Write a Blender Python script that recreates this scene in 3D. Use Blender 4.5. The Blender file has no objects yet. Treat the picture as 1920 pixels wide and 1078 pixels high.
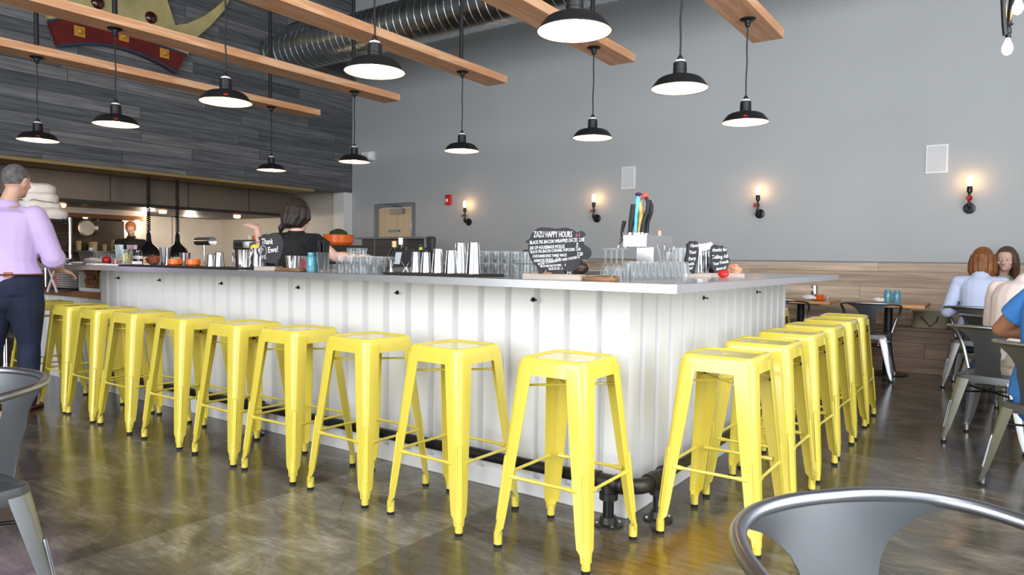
import bpy, bmesh, math, random
from mathutils import Vector, Matrix
R = math.radians
PI = math.pi
SC = bpy.context.scene
COL = SC.collection
random.seed(7)

# ------------------------------------------------------------------ camera
CAMPOS = Vector((1.3507, -2.8313, 1.1556))
_y, _p, _r = R(35.1101), R(-2.3361), R(.7208)
_f = Vector((-math.sin(_y) * math.cos(_p), math.cos(_y) * math.cos(_p), math.sin(_p)))
_rt = Vector((math.cos(_y), math.sin(_y), 0))
_up = _rt.cross(_f)
RT = _rt * math.cos(_r) + _up * math.sin(_r)
UP = _up * math.cos(_r) - _rt * math.sin(_r)
cam = bpy.data.cameras.new('camera')
camo = bpy.data.objects.new('camera', cam)
COL.objects.link(camo)
cam.sensor_width = 36
FPX = 1312.83
cam.lens = FPX / 1920 * 36
cam.clip_start = .05
cam.clip_end = 200
camo.matrix_world = Matrix.Translation(CAMPOS) @ Matrix((RT, UP, -_f)).transposed().to_4x4()
cam.dof.use_dof = True
cam.dof.focus_distance = 3.6
cam.dof.aperture_fstop = 9
SC.camera = camo


def at(px, py, **k):
    """point of the place seen at photo pixel px,py on the plane X=, Y= or Z=, or at depth d="""
    d = _f + RT * ((px - 960) / FPX) - UP * ((py - 539) / FPX)
    (a, v), = k.items()
    if a == 'd':
        return CAMPOS + d * v
    i = 'XYZ'.index(a)
    return CAMPOS + d * ((v - CAMPOS[i]) / d[i])


# ------------------------------------------------------------------ light and exposure
w = bpy.data.worlds.new('daylight')
SC.world = w
w.use_nodes = True
wb = w.node_tree.nodes['Background']
wb.inputs[0].default_value = (.86, .93, 1, 1)
wb.inputs[1].default_value = 1.2
SC.view_settings.view_transform = 'Standard'
SC.view_settings.look = 'None'
SC.view_settings.gamma = 1
SC.view_settings.use_curve_mapping = False
SC.view_settings.exposure = 0.4


def area(name, loc, target, sx, sy, power, col=(1, 1, 1)):
    l = bpy.data.lights.new(name, 'AREA')
    l.shape = 'RECTANGLE'
    l.size, l.size_y, l.energy, l.color = sx, sy, power, col
    o = bpy.data.objects.new(name, l)
    COL.objects.link(o)
    o.location = loc
    o.rotation_euler = (Vector(target) - Vector(loc)).to_track_quat('-Z', 'Z').to_euler()
    return o


# daylight pouring through the storefront windows behind the camera
area('window_daylight', (-.2, -6.9, 2.7), (-.4, 0, 2.2), 6.6, 4.2, 430, (.96, .98, 1))
area('side_window_daylight', (3.5, -.9, 2.7), (-1.6, 2.6, 2.4), 6.6, 3.8, 250, (.96, .98, 1))


# ------------------------------------------------------------------ materials
def newmat(name):
    m = bpy.data.materials.new(name)
    m.use_nodes = True
    nt = m.node_tree
    return m, nt, nt.nodes['Principled BSDF']


def NN(nt, t, **k):
    n = nt.nodes.new(t)
    for a, b in k.items():
        if a.startswith('i_'):
            n.inputs[a[2:].replace('_', ' ')].default_value = b
        else:
            setattr(n, a, b)
    return n


def mat(name, c, rough=.5, metal=0, var=0, scale=8, bump=0, bscale=60, coat=0, spec=.5, trans=0, ior=1.45, emit=None, es=0,
        stretch=(1, 1, 1), aniso=0, alpha=1, rvar=0):
    m, nt, b = newmat(name)
    L = nt.links.new
    b.inputs['Base Color'].default_value = (*c, 1)
    b.inputs['Roughness'].default_value = rough
    b.inputs['Metallic'].default_value = metal
    b.inputs['Coat Weight'].default_value = coat
    b.inputs['Coat Roughness'].default_value = .08
    b.inputs['Specular IOR Level'].default_value = spec
    b.inputs['Transmission Weight'].default_value = trans
    b.inputs['IOR'].default_value = ior
    b.inputs['Anisotropic'].default_value = aniso
    b.inputs['Alpha'].default_value = alpha
    if emit:
        b.inputs['Emission Color'].default_value = (*emit, 1)
        b.inputs['Emission Strength'].default_value = es
    tc = NN(nt, 'ShaderNodeTexCoord')
    mp = NN(nt, 'ShaderNodeMapping')
    mp.inputs['Scale'].default_value = stretch
    L(tc.outputs['Object'], mp.inputs[0])
    if var or rvar:
        n = NN(nt, 'ShaderNodeTexNoise', i_Scale=scale, i_Detail=5.0)
        L(mp.outputs[0], n.inputs[0])
        if var:
            cr = NN(nt, 'ShaderNodeValToRGB')
            cr.color_ramp.elements[0].position = .3
            cr.color_ramp.elements[1].position = .7
            cr.color_ramp.elements[0].color = (*[x * (1 - var) for x in c], 1)
            cr.color_ramp.elements[1].color = (*[min(1, x * (1 + var)) for x in c], 1)
            L(n.outputs[0], cr.inputs[0])
            L(cr.outputs[0], b.inputs['Base Color'])
        if rvar:
            mr = NN(nt, 'ShaderNodeMapRange')
            mr.inputs[3].default_value = max(0, rough - rvar)
            mr.inputs[4].default_value = rough + rvar
            L(n.outputs[0], mr.inputs[0])
            L(mr.outputs[0], b.inputs['Roughness'])
    if bump:
        n2 = NN(nt, 'ShaderNodeTexNoise', i_Scale=bscale, i_Detail=3.0)
        L(mp.outputs[0], n2.inputs[0])
        bp = NN(nt, 'ShaderNodeBump', i_Strength=bump, i_Distance=.01)
        L(n2.outputs[0], bp.inputs['Height'])
        L(bp.outputs[0], b.inputs['Normal'])
    return m


def plank_mat(name, u, v, cols, rowh, length, rough=.6, mortar=.0035, mcol=(.02, .02, .02), grain=.35, gs=(1.2, 40), bump=.25, off=.37):
    """boards running along axis u, stacked along axis v (object axes)"""
    m, nt, b = newmat(name)
    L = nt.links.new
    tc = NN(nt, 'ShaderNodeTexCoord')
    sp = NN(nt, 'ShaderNodeSeparateXYZ')
    L(tc.outputs['Object'], sp.inputs[0])
    cb = NN(nt, 'ShaderNodeCombineXYZ')
    L(sp.outputs[u], cb.inputs[0])
    L(sp.outputs[v], cb.inputs[1])
    br = NN(nt, 'ShaderNodeTexBrick')
    br.offset = 0
    # every row of boards starts at its own random place
    dv = NN(nt, 'ShaderNodeMath', operation='DIVIDE')
    dv.inputs[1].default_value = rowh
    L(sp.outputs[v], dv.inputs[0])
    fl = NN(nt, 'ShaderNodeMath', operation='FLOOR')
    L(dv.outputs[0], fl.inputs[0])
    wn = NN(nt, 'ShaderNodeTexWhiteNoise', noise_dimensions='1D')
    L(fl.outputs[0], wn.inputs['W'])
    ma = NN(nt, 'ShaderNodeMath', operation='MULTIPLY_ADD')
    ma.inputs[1].default_value = length
    L(wn.outputs[0], ma.inputs[0])
    L(sp.outputs[u], ma.inputs[2])
    L(ma.outputs[0], cb.inputs[0])
    br.inputs['Scale'].default_value = 1
    br.inputs['Brick Width'].default_value = length
    br.inputs['Row Height'].default_value = rowh
    br.inputs['Mortar Size'].default_value = mortar
    br.inputs['Mortar Smooth'].default_value = .3
    br.inputs['Color1'].default_value = (0, 0, 0, 1)
    br.inputs['Color2'].default_value = (1, 1, 1, 1)
    br.inputs['Mortar'].default_value = (.5, .5, .5, 1)
    L(cb.outputs[0], br.inputs[0])
    cr = NN(nt, 'ShaderNodeValToRGB')
    el = cr.color_ramp.elements
    el[0].color = (*cols[0], 1)
    el[1].color = (*cols[-1], 1)
    for i, c in enumerate(cols[1:-1]):
        e = el.new((i + 1) / (len(cols) - 1))
        e.color = (*c, 1)
    L(br.outputs[0], cr.inputs[0])
    mp = NN(nt, 'ShaderNodeMapping')
    mp.inputs['Scale'].default_value = (gs[0], gs[1], 1)
    L(cb.outputs[0], mp.inputs[0])
    # shift the grain from board to board
    ad = NN(nt, 'ShaderNodeVectorMath', operation='ADD')
    L(mp.outputs[0], ad.inputs[0])
    sc = NN(nt, 'ShaderNodeVectorMath', operation='SCALE')
    sc.inputs['Scale'].default_value = 17
    L(br.outputs[0], sc.inputs[0])
    L(sc.outputs[0], ad.inputs[1])
    n = NN(nt, 'ShaderNodeTexNoise', i_Scale=1.0, i_Detail=6.0, i_Roughness=.62)
    n.inputs['Distortion'].default_value = .6
    L(ad.outputs[0], n.inputs[0])
    mr = NN(nt, 'ShaderNodeMapRange')
    mr.inputs[1].default_value = .3
    mr.inputs[2].default_value = .7
    mr.inputs[3].default_value = 1 - grain
    mr.inputs[4].default_value = 1 + grain
    L(n.outputs[0], mr.inputs[0])
    mx = NN(nt, 'ShaderNodeMix', data_type='RGBA', blend_type='MULTIPLY')
    mx.inputs[0].default_value = 1
    L(cr.outputs[0], mx.inputs[6])
    L(mr.outputs[0], mx.inputs[7])
    m2 = NN(nt, 'ShaderNodeMix', data_type='RGBA')
    L(br.outputs['Fac'], m2.inputs[0])
    L(mx.outputs[2], m2.inputs[6])
    m2.inputs[7].default_value = (*mcol, 1)
    L(m2.outputs[2], b.inputs['Base Color'])
    b.inputs['Roughness'].default_value = rough
    bp = NN(nt, 'ShaderNodeBump', i_Strength=bump, i_Distance=.01)
    sb = NN(nt, 'ShaderNodeMath', operation='SUBTRACT')
    L(n.outputs[0], sb.inputs[0])
    L(br.outputs['Fac'], sb.inputs[1])
    L(sb.outputs[0], bp.inputs['Height'])
    L(bp.outputs[0], b.inputs['Normal'])
    return m


def wood_mat(name, c0, c1, axis=1, rough=.45, sc=6):
    m, nt, b = newmat(name)
    L = nt.links.new
    tc = NN(nt, 'ShaderNodeTexCoord')
    mp = NN(nt, 'ShaderNodeMapping')
    s = [sc, sc, sc]
    s[axis] = sc * .07
    mp.inputs['Scale'].default_value = s
    L(tc.outputs['Object'], mp.inputs[0])
    n = NN(nt, 'ShaderNodeTexNoise', i_Scale=1.6, i_Detail=4.0)
    n.inputs['Distortion'].default_value = 1.2
    L(mp.outputs[0], n.inputs[0])
    wv = NN(nt, 'ShaderNodeMath', operation='MULTIPLY')
    wv.inputs[1].default_value = 26
    L(n.outputs[0], wv.inputs[0])
    sn = NN(nt, 'ShaderNodeMath', operation='SINE')
    L(wv.outputs[0], sn.inputs[0])
    mr = NN(nt, 'ShaderNodeMapRange')
    mr.inputs[1].default_value = -1
    mr.inputs[2].default_value = 1
    L(sn.outputs[0], mr.inputs[0])
    mx = NN(nt, 'ShaderNodeMix', data_type='RGBA')
    L(mr.outputs[0], mx.inputs[0])
    mx.inputs[6].default_value = (*c0, 1)
    mx.inputs[7].default_value = (*c1, 1)
    n2 = NN(nt, 'ShaderNodeTexNoise', i_Scale=3.0, i_Detail=6.0)
    L(mp.outputs[0], n2.inputs[0])
    m3 = NN(nt, 'ShaderNodeMix', data_type='RGBA', blend_type='MULTIPLY')
    m3.inputs[0].default_value = .5
    L(mx.outputs[2], m3.inputs[6])
    mr2 = NN(nt, 'ShaderNodeMapRange')
    mr2.inputs[3].default_value = .55
    mr2.inputs[4].default_value = 1.35
    L(n2.outputs[0], mr2.inputs[0])
    L(mr2.outputs[0], m3.inputs[7])
    L(m3.outputs[2], b.inputs['Base Color'])
    b.inputs['Roughness'].default_value = rough
    return m


def floor_mat():
    m, nt, b = newmat('polished_concrete')
    L = nt.links.new
    geo = NN(nt, 'ShaderNodeNewGeometry')
    sp = NN(nt, 'ShaderNodeSeparateXYZ')
    L(geo.outputs['Position'], sp.inputs[0])
    # big soft mottling, squeezed along the trowel direction
    mp = NN(nt, 'ShaderNodeMapping')
    mp.inputs['Scale'].default_value = (.8, 1.5, 1)
    mp.inputs['Rotation'].default_value = (0, 0, R(35))
    L(geo.outputs['Position'], mp.inputs[0])
    n1 = NN(nt, 'ShaderNodeTexNoise', i_Scale=2.6, i_Detail=11.0, i_Roughness=.68)
    n1.inputs['Distortion'].default_value = .8
    L(mp.outputs[0], n1.inputs[0])
    cr = NN(nt, 'ShaderNodeValToRGB')
    e = cr.color_ramp.elements
    e[0].position, e[1].position = .31, .72
    e[0].color = (.043, .036, .028, 1)
    e[1].color = (.25, .225, .185, 1)
    x = e.new(.5)
    x.color = (.098, .085, .064, 1)
    L(n1.outputs[0], cr.inputs[0])
    # ochre stain patches
    n2 = NN(nt, 'ShaderNodeTexNoise', i_Scale=1.1, i_Detail=5.0)
    L(geo.outputs['Position'], n2.inputs[0])
    c2 = NN(nt, 'ShaderNodeValToRGB')
    c2.color_ramp.elements[0].position, c2.color_ramp.elements[1].position = .55, .8
    L(n2.outputs[0], c2.inputs[0])
    mx = NN(nt, 'ShaderNodeMix', data_type='RGBA')
    L(c2.outputs[0], mx.inputs[0])
    L(cr.outputs[0], mx.inputs[6])
    mx.inputs[7].default_value = (.16, .10, .032, 1)
    # one long ochre stain on the slab by the bar corner
    mst = NN(nt, 'ShaderNodeMapping', vector_type='TEXTURE')
    mst.inputs['Location'].default_value = (.50, -.02, 0)
    mst.inputs['Rotation'].default_value = (0, 0, R(-12))
    mst.inputs['Scale'].default_value = (.17, .75, 1)
    nst = NN(nt, 'ShaderNodeTexNoise', i_Scale=5.0, i_Detail=5.0)
    L(geo.outputs['Position'], nst.inputs[0])
    ast = NN(nt, 'ShaderNodeVectorMath', operation='MULTIPLY_ADD')
    ast.inputs[1].default_value = (.25, .25, 0)
    L(nst.outputs['Color'], ast.inputs[0])
    L(geo.outputs['Position'], ast.inputs[2])
    L(ast.outputs[0], mst.inputs[0])
    lst = NN(nt, 'ShaderNodeVectorMath', operation='LENGTH')
    L(mst.outputs[0], lst.inputs[0])
    rst = NN(nt, 'ShaderNodeMapRange')
    rst.inputs[1].default_value, rst.inputs[2].default_value = 1.25, .5
    rst.inputs[3].default_value, rst.inputs[4].default_value = 0, .75
    L(lst.outputs['Value'], rst.inputs[0])
    mxs = NN(nt, 'ShaderNodeMix', data_type='RGBA')
    L(rst.outputs[0], mxs.inputs[0])
    L(mx.outputs[2], mxs.inputs[6])
    mxs.inputs[7].default_value = (.30, .165, .012, 1)
    mx = mxs
    # slab strip between the two saw cuts is a paler pour
    wob = NN(nt, 'ShaderNodeTexNoise', i_Scale=6.0, i_Detail=4.0)
    L(geo.outputs['Position'], wob.inputs[0])
    ws = NN(nt, 'ShaderNodeMath', operation='MULTIPLY_ADD')
    ws.inputs[1].default_value = .05
    L(wob.outputs[0], ws.inputs[0])
    L(sp.outputs[0], ws.inputs[2])
    sr = NN(nt, 'ShaderNodeValToRGB')
    sr.color_ramp.interpolation = 'CONSTANT'
    mrx = NN(nt, 'ShaderNodeMapRange')
    mrx.inputs[1].default_value = -3
    mrx.inputs[2].default_value = 1
    L(ws.outputs[0], mrx.inputs[0])
    L(mrx.outputs[0], sr.inputs[0])
    f = lambda X: (X + 3 + .025) / 4
    es = sr.color_ramp.elements
    es[0].position = 0
    es[0].color = (.92, .88, .82, 1)
    es[1].position = f(-1.49)
    es[1].color = (.35, .33, .3, 1)
    for X, c in ((-1.481, (1.55, 1.6, 1.62)), (-.58, (.35, .33, .3)), (-.573, (.86, .84, .8))):
        q = es.new(f(X))
        q.color = (*c, 1)
    m2 = NN(nt, 'ShaderNodeMix', data_type='RGBA', blend_type='MULTIPLY')
    m2.inputs[0].default_value = 1
    L(mx.outputs[2], m2.inputs[6])
    L(sr.outputs[0], m2.inputs[7])
    # fine scratches and specks
    mp3 = NN(nt, 'ShaderNodeMapping')
    mp3.inputs['Scale'].default_value = (3, 22, 1)
    mp3.inputs['Rotation'].default_value = (0, 0, R(-28))
    L(geo.outputs['Position'], mp3.inputs[0])
    n3 = NN(nt, 'ShaderNodeTexNoise', i_Scale=2.0, i_Detail=8.0, i_Roughness=.7)
    L(mp3.outputs[0], n3.inputs[0])
    mr3 = NN(nt, 'ShaderNodeMapRange')
    mr3.inputs[1].default_value, mr3.inputs[2].default_value = .3, .7
    mr3.inputs[3].default_value, mr3.inputs[4].default_value = .62, 1.36
    L(n3.outputs[0], mr3.inputs[0])
    m4 = NN(nt, 'ShaderNodeMix', data_type='RGBA', blend_type='MULTIPLY')
    m4.inputs[0].default_value = 1
    L(m2.outputs[2], m4.inputs[6])
    L(mr3.outputs[0], m4.inputs[7])
    # hairline cracks
    vo = NN(nt, 'ShaderNodeTexVoronoi', feature='DISTANCE_TO_EDGE', i_Scale=.8)
    dis = NN(nt, 'ShaderNodeTexNoise', i_Scale=3.0, i_Detail=6.0)
    L(geo.outputs['Position'], dis.inputs[0])
    av = NN(nt, 'ShaderNodeVectorMath', operation='MULTIPLY_ADD')
    av.inputs[1].default_value = (.5, .5, 0)
    L(dis.outputs['Color'], av.inputs[0])
    L(geo.outputs['Position'], av.inputs[2])
    L(av.outputs[0], vo.inputs[0])
    cl = NN(nt, 'ShaderNodeMath', operation='LESS_THAN')
    cl.inputs[1].default_value = .0011
    L(vo.outputs[0], cl.inputs[0])
    m5 = NN(nt, 'ShaderNodeMix', data_type='RGBA')
    L(cl.outputs[0], m5.inputs[0])
    L(m4.outputs[2], m5.inputs[6])
    m5.inputs[7].default_value = (.035, .03, .025, 1)
    L(m5.outputs[2], b.inputs['Base Color'])
    rr = NN(nt, 'ShaderNodeMapRange')
    rr.inputs[3].default_value, rr.inputs[4].default_value = .09, .26
    L(n1.outputs[0], rr.inputs[0])
    L(rr.outputs[0], b.inputs['Roughness'])
    b.inputs['Specular IOR Level'].default_value = .5
    bp = NN(nt, 'ShaderNodeBump', i_Strength=.10, i_Distance=.01)
    n6 = NN(nt, 'ShaderNodeTexNoise', i_Scale=9.0, i_Detail=5.0)
    L(mp.outputs[0], n6.inputs[0])
    L(n6.outputs[0], bp.inputs['Height'])
    L(bp.outputs[0], b.inputs['Normal'])
    return m


MT = {}


def mm(k):
    return MT[k]


MT['floor'] = floor_mat()
MT['greywall'] = mat('grey_wall_paint', (.465, .487, .50), .75, var=.03, scale=1.2, bump=.05, bscale=180)
MT['ceil'] = mat('ceiling_paint', (.13, .13, .135), .9)
MT['ship'] = plank_mat('grey_stained_boards', 1, 2, [(.085, .09, .098), (.15, .155, .165), (.10, .106, .115), (.21, .21, .212), (.12, .126, .134)], .160, 1.9,
                       .6, mcol=(.012, .013, .015), grain=.5, gs=(1.3, 26))
MT['oak'] = plank_mat('pale_oak_boards', 0, 2, [(.44, .33, .24), (.52, .40, .30), (.39, .29, .215), (.56, .44, .335), (.46, .34, .25)], .178, 2.3,
                      .5, mcol=(.10, .07, .05), grain=.42, gs=(1.0, 16), mortar=.002)
MT['oakd'] = plank_mat('bench_oak_boards', 0, 2, [(.20, .13, .085), (.26, .17, .115), (.17, .11, .075), (.23, .15, .10)], .16, 2.1, .5,
                       mcol=(.04, .03, .02), grain=.4, gs=(1.0, 16), mortar=.003)
MT['half'] = plank_mat('dark_grey_boards', 0, 2, [(.05, .05, .052), (.085, .085, .085), (.06, .062, .066)], .13, 1.3, .6, grain=.35, gs=(1.2, 26))
MT['fir'] = wood_mat('fir_beam', (.74, .36, .175), (.88, .52, .30), 1, .5, 7)
MT['white'] = mat('white_enamel_metal', (.80, .805, .82), .32, var=.02, scale=3, spec=.5)
MT['yellow'] = mat('yellow_gloss_paint', (.75, .615, .085), .2, coat=.55, var=.02, scale=4)
MT['rubber'] = mat('black_rubber', (.012, .012, .012), .7)
MT['zinc'] = mat('brushed_zinc', (.40, .42, .45), .32, 1, var=.05, scale=5, rvar=.08)
MT['steel'] = mat('polished_steel', (.78, .78, .79), .12, 1, rvar=.04, scale=3)
MT['bsteel'] = mat('brushed_steel', (.55, .53, .5), .32, 1, var=.08, scale=2, rvar=.08)
MT['chrome'] = mat('chrome', (.85, .85, .86), .06, 1)
MT['gunmetal'] = mat('gunmetal_chair', (.12, .128, .137), .36, .7, var=.05, scale=4, rvar=.05)
MT['black'] = mat('black_enamel', (.010, .011, .013), .45, var=.1, scale=10)
MT['iron'] = mat('black_iron_pipe', (.03, .031, .034), .3, .6, rvar=.08, scale=14)
MT['enamel'] = mat('white_enamel', (.9, .88, .84), .3)
MT['bulb'] = mat('warm_bulb', (1, .8, .55), .3, emit=(1, .68, .36), es=14)
MT['bulb2'] = mat('edison_bulb', (1, .8, .5), .3, emit=(1, .56, .24), es=22)
MT['glassy'] = mat('bulb_glass', (1, .97, .9), .03, trans=1, ior=1.1, alpha=.35)
MT['red'] = mat('red_paint', (.42, .02, .022), .4)
MT['red2'] = mat('red_gloss', (.62, .02, .02), .3)
MT['duct'] = mat('galvanised_duct', (.52, .55, .55), .26, 1, var=.12, scale=6, rvar=.1)
MT['dark'] = mat('near_black', (.02, .018, .016), .6)
MT['plastic'] = mat('white_plastic', (.88, .88, .88), .5)
MT['wallframe'] = mat('grey_trim_paint', (.2, .225, .25), .5)
MT['birch'] = wood_mat('birch_veneer', (.66, .50, .31), (.72, .56, .37), 2, .45, 3)
MT['frp'] = mat('cream_wall_panel', (.62, .59, .52), .45)
MT['frpw'] = mat('white_wall_return', (.8, .8, .78), .5)
MT['soffit'] = mat('warm_lit_soffit', (.33, .235, .10), .6)  # warm light on the soffit put into its tan colour
MT['butcher'] = plank_mat('butcher_block', 0, 1, [(.25, .09, .035), (.36, .15, .06), (.20, .07, .03), (.42, .20, .09)], .045, .5, .35, grain=.2, gs=(2, 30), mortar=.0008)
MT['tablewood'] = wood_mat('table_maple', (.50, .22, .07), (.62, .31, .12), 0, .35, 5)


# ------------------------------------------------------------------ mesh helpers
class B:
    def __init__(s):
        s.bm = bmesh.new()

    def box(s, c, d, rz=0, M=None):
        mt = Matrix.Translation(c) @ Matrix.Rotation(rz, 4, 'Z') @ Matrix.Diagonal((*d, 1))
        if M is not None:
            mt = M @ mt
        bmesh.ops.create_cube(s.bm, size=1, matrix=mt)
        return s

    def bb(s, x0, x1, y0, y1, z0, z1):
        return s.box(((x0 + x1) / 2, (y0 + y1) / 2, (z0 + z1) / 2), (abs(x1 - x0), abs(y1 - y0), abs(z1 - z0)))

    def loft(s, rings, caps=True, closed=True):
        vs = [[s.bm.verts.new(p) for p in r] for r in rings]
        n = len(vs[0])
        for a, b in zip(vs, vs[1:]):
            for i in range(n if closed else n - 1):
                j = (i + 1) % n
                s.bm.faces.new((a[i], a[j], b[j], b[i]))
        if caps and closed:
            s.bm.faces.new(vs[0][::-1])
            s.bm.faces.new(vs[-1])
        return s

    def lathe(s, prof, seg=32, c=(0, 0, 0), M=None, caps=False, a0=0, sx=1, sy=1):
        M = M or Matrix()
        c = Vector(c)
        rings = [[M @ (c + Vector((sx * r * math.cos(a0 + 2 * PI * i / seg), sy * r * math.sin(a0 + 2 * PI * i / seg), z))) for i in range(seg)] for r, z in prof]
        return s.loft(rings, caps)

    def tube(s, pts, r, seg=8, closed=False, caps=True, flat=None):
        pts = [Vector(p) for p in pts]
        n = len(pts)
        rs = r if isinstance(r, (list, tuple)) else [r] * n
        rings = []
        prev = None
        for i, p in enumerate(pts):
            a = pts[(i - 1) % n] if (closed or i) else p
            b_ = pts[(i + 1) % n] if (closed or i < n - 1) else p
            t = (b_ - a)
            if t.length < 1e-9:
                t = Vector((0, 0, 1))
            t.normalize()
            if prev is None:
                ref = Vector((0, 0, 1)) if abs(t.z) < .9 else Vector((1, 0, 0))
                u = t.cross(ref).normalized()
            else:
                u = (prev - t * prev.dot(t))
                u = u.normalized() if u.length > 1e-6 else t.orthogonal().normalized()
            v = t.cross(u)
            prev = u
            fl = flat or 1
            rings.append([p + u * (rs[i] * math.cos(2 * PI * k / seg)) + v * (rs[i] * fl * math.sin(2 * PI * k / seg)) for k in range(seg)])
        if closed:
            rings.append(rings[0])
            vs = [[s.bm.verts.new(q) for q in r_] for r_ in rings[:-1]]
            vs.append(vs[0])
            for a, b_ in zip(vs, vs[1:]):
                for i in range(seg):
                    j = (i + 1) % seg
                    s.bm.faces.new((a[i], a[j], b_[j], b_[i]))
            return s
        return s.loft(rings, caps)

    def cyl(s, p0, p1, r0, r1=None, seg=16):
        return s.tube([p0, p1], [r0, r0 if r1 is None else r1], seg)

    def prism(s, poly, th, M=None):
        """poly in local XZ plane, thickness along Y, centred"""
        M = M or Matrix()
        a = [M @ Vector((x, -th / 2, z)) for x, z in poly]
        b_ = [M @ Vector((x, th / 2, z)) for x, z in poly]
        return s.loft([a, b_])

    def ball(s, c, r, sx=1, sy=1, sz=1, u=16, v=10, M=None):
        mt = Matrix.Translation(c) @ Matrix.Diagonal((sx, sy, sz, 1))
        if M is not None:
            mt = M @ mt
        bmesh.ops.create_uvsphere(s.bm, u_segments=u, v_segments=v, radius=r, matrix=mt)
        return s

    def obj(s, name, m, parent=None, smooth=35, bevel=0, loc=None):
        me = bpy.data.meshes.new(name)
        bmesh.ops.recalc_face_normals(s.bm, faces=s.bm.faces[:])
        s.bm.to_mesh(me)
        s.bm.free()
        me.materials.append(MT[m] if isinstance(m, str) else m)
        o = bpy.data.objects.new(name, me)
        COL.objects.link(o)
        if smooth:
            me.shade_smooth()
            me.set_sharp_from_angle(angle=R(smooth))
        if parent:
            o.parent = parent
        if loc is not None:
            o.location = loc
        if bevel:
            md = o.modifiers.new('bevel', 'BEVEL')
            md.width = bevel
            md.segments = 2
            md.limit_method = 'ANGLE'
            md.angle_limit = R(40)
        return o


def tag(o, label, cat, group=None):
    o['label'] = label
    o['category'] = cat
    if group:
        o['group'] = group
    return o


def struct(o):
    o['kind'] = 'structure'
    return o


def thing(name, label, cat, loc=(0, 0, 0), rz=0, group=None):
    o = bpy.data.objects.new(name, None)
    COL.objects.link(o)
    o.empty_display_size = .1
    o.location = loc
    o.rotation_euler = (0, 0, rz)
    return tag(o, label, cat, group)


def kids(o):
    return [c for c in COL.objects if c.parent == o]


def dup(root, loc, rz=None, label=None, cat=None, group=None, scale=None):
    def cp(o, par):
        c = o.copy()
        COL.objects.link(c)
        c.parent = par
        for ch in CH.get(o.name, []):
            cp(ch, c)
        return c
    CH = {}
    for o in COL.objects:
        if o.parent:
            CH.setdefault(o.parent.name, []).append(o)
    r_ = cp(root, None)
    r_.location = loc
    if rz is not None:
        r_.rotation_euler = (0, 0, rz)
    if scale is not None:
        r_.scale = (scale,) * 3 if not isinstance(scale, tuple) else scale
    if label:
        r_['label'] = label
    if group:
        r_['group'] = group
    return r_


def rsq(h, r, z, n=6, hy=None, cx=0, cy=0):
    hy = hy or h
    out = []
    for k, (sx, sy) in enumerate(((1, 1), (-1, 1), (-1, -1), (1, -1))):
        for i in range(n + 1):
            a = PI / 2 * (k + i / n)
            out.append(Vector((cx + sx * (h - r) + r * math.cos(a), cy + sy * (hy - r) + r * math.sin(a), z)))
    return out


FONT = None


def text_mesh(lines, name, m, parent, M, th=.0006):
    """lines: (text, x, z, size, shear, rot, xscale) written on a board whose face is local XZ"""
    bm = bmesh.new()
    for (t, x, z, size, sh, rot, xs) in lines:
        cu = bpy.data.curves.new('txt', 'FONT')
        cu.body = t
        cu.size = size
        cu.shear = sh
        cu.extrude = 0
        cu.offset = size * .012
        cu.resolution_u = 2
        o = bpy.data.objects.new('txt', cu)
        me = bpy.data.meshes.new_from_object(o)
        mt = M @ Matrix.Translation((x, 0, z)) @ Matrix.Rotation(rot, 4, 'Y') @ Matrix.Diagonal((xs, 1, 1, 1)) @ Matrix.Rotation(PI / 2, 4, 'X')
        me.transform(mt)
        bm.from_mesh(me)
        bpy.data.objects.remove(o)
        bpy.data.curves.remove(cu)
        bpy.data.meshes.remove(me)
    me = bpy.data.meshes.new(name)
    bm.to_mesh(me)
    bm.free()
    me.materials.append(MT[m])
    o = bpy.data.objects.new(name, me)
    COL.objects.link(o)
    o.parent = parent
    return o


# ------------------------------------------------------------------ the room
X0, X1, YB, YF, ZC = -8.57, 3.6, 6.1, -7.2, 6.4
struct(B().bb(-13.5, 5, -8, 7, -.12, 0).obj('floor', 'floor', smooth=0))
struct(B().bb(-13.5, 5, -8, 7, ZC, ZC + .1).obj('ceiling', 'ceil', smooth=0))
# back wall with the restroom door opening (door X -7.94..-7.03, height 2.05)
DX0, DX1, DZ = -7.90, -7.05, 2.06
wb_ = B()
wb_.bb(X0 - .0, DX0 - .05, YB, YB + .15, 0, ZC).bb(DX1 + .05, X1 + .2, YB, YB + .15, 0, ZC).bb(DX0 - .05, DX1 + .05, YB, YB + .15, DZ + .05, ZC)
struct(wb_.obj('wall_back', 'greywall', smooth=0))
struct(B().bb(X1, X1 + .2, 2.5, YB, 0, ZC).bb(X1, X1 + .2, YF, 2.5, 4.6, ZC).bb(X1, X1 + .2, YF, 2.5, 0, .6).bb(X1, X1 + .2, YF, -4.3, .6, 4.6).obj('wall_right', 'greywall', smooth=0))
# shiplap wall above the kitchen opening
struct(B().bb(X0 - .3, X0, YF - .5, YB + .15, 2.335, ZC).obj('wall_left', 'ship', smooth=0))
struct(B().bb(X0 - .62, X0 - .02, YF - .5, 5.25, 2.29, 2.334).obj('trim_1', 'soffit', smooth=0))
# kitchen shell
struct(B().bb(-13.3, X0 - .28, 5.98, 6.13, 0, 2.9).obj('wall_kitchen_right', 'frp', smooth=0))
struct(B().bb(X0 - .28, X0, 5.9, YB, 0, 2.334).obj('trim_2', 'frpw', smooth=0))
struct(B().bb(-13.4, -13.2, -8, 6.0, 0, 2.9).obj('wall_kitchen_back', 'dark', smooth=0))
struct(B().bb(-13.4, X0 - .3, -8, 6.1, 2.9, 3.0).obj('ceiling_kitchen', 'dark', smooth=0))
struct(B().bb(-13.4, X0, -8, -7.8, 0, 2.9).obj('wall_kitchen_left', 'dark', smooth=0))
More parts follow.
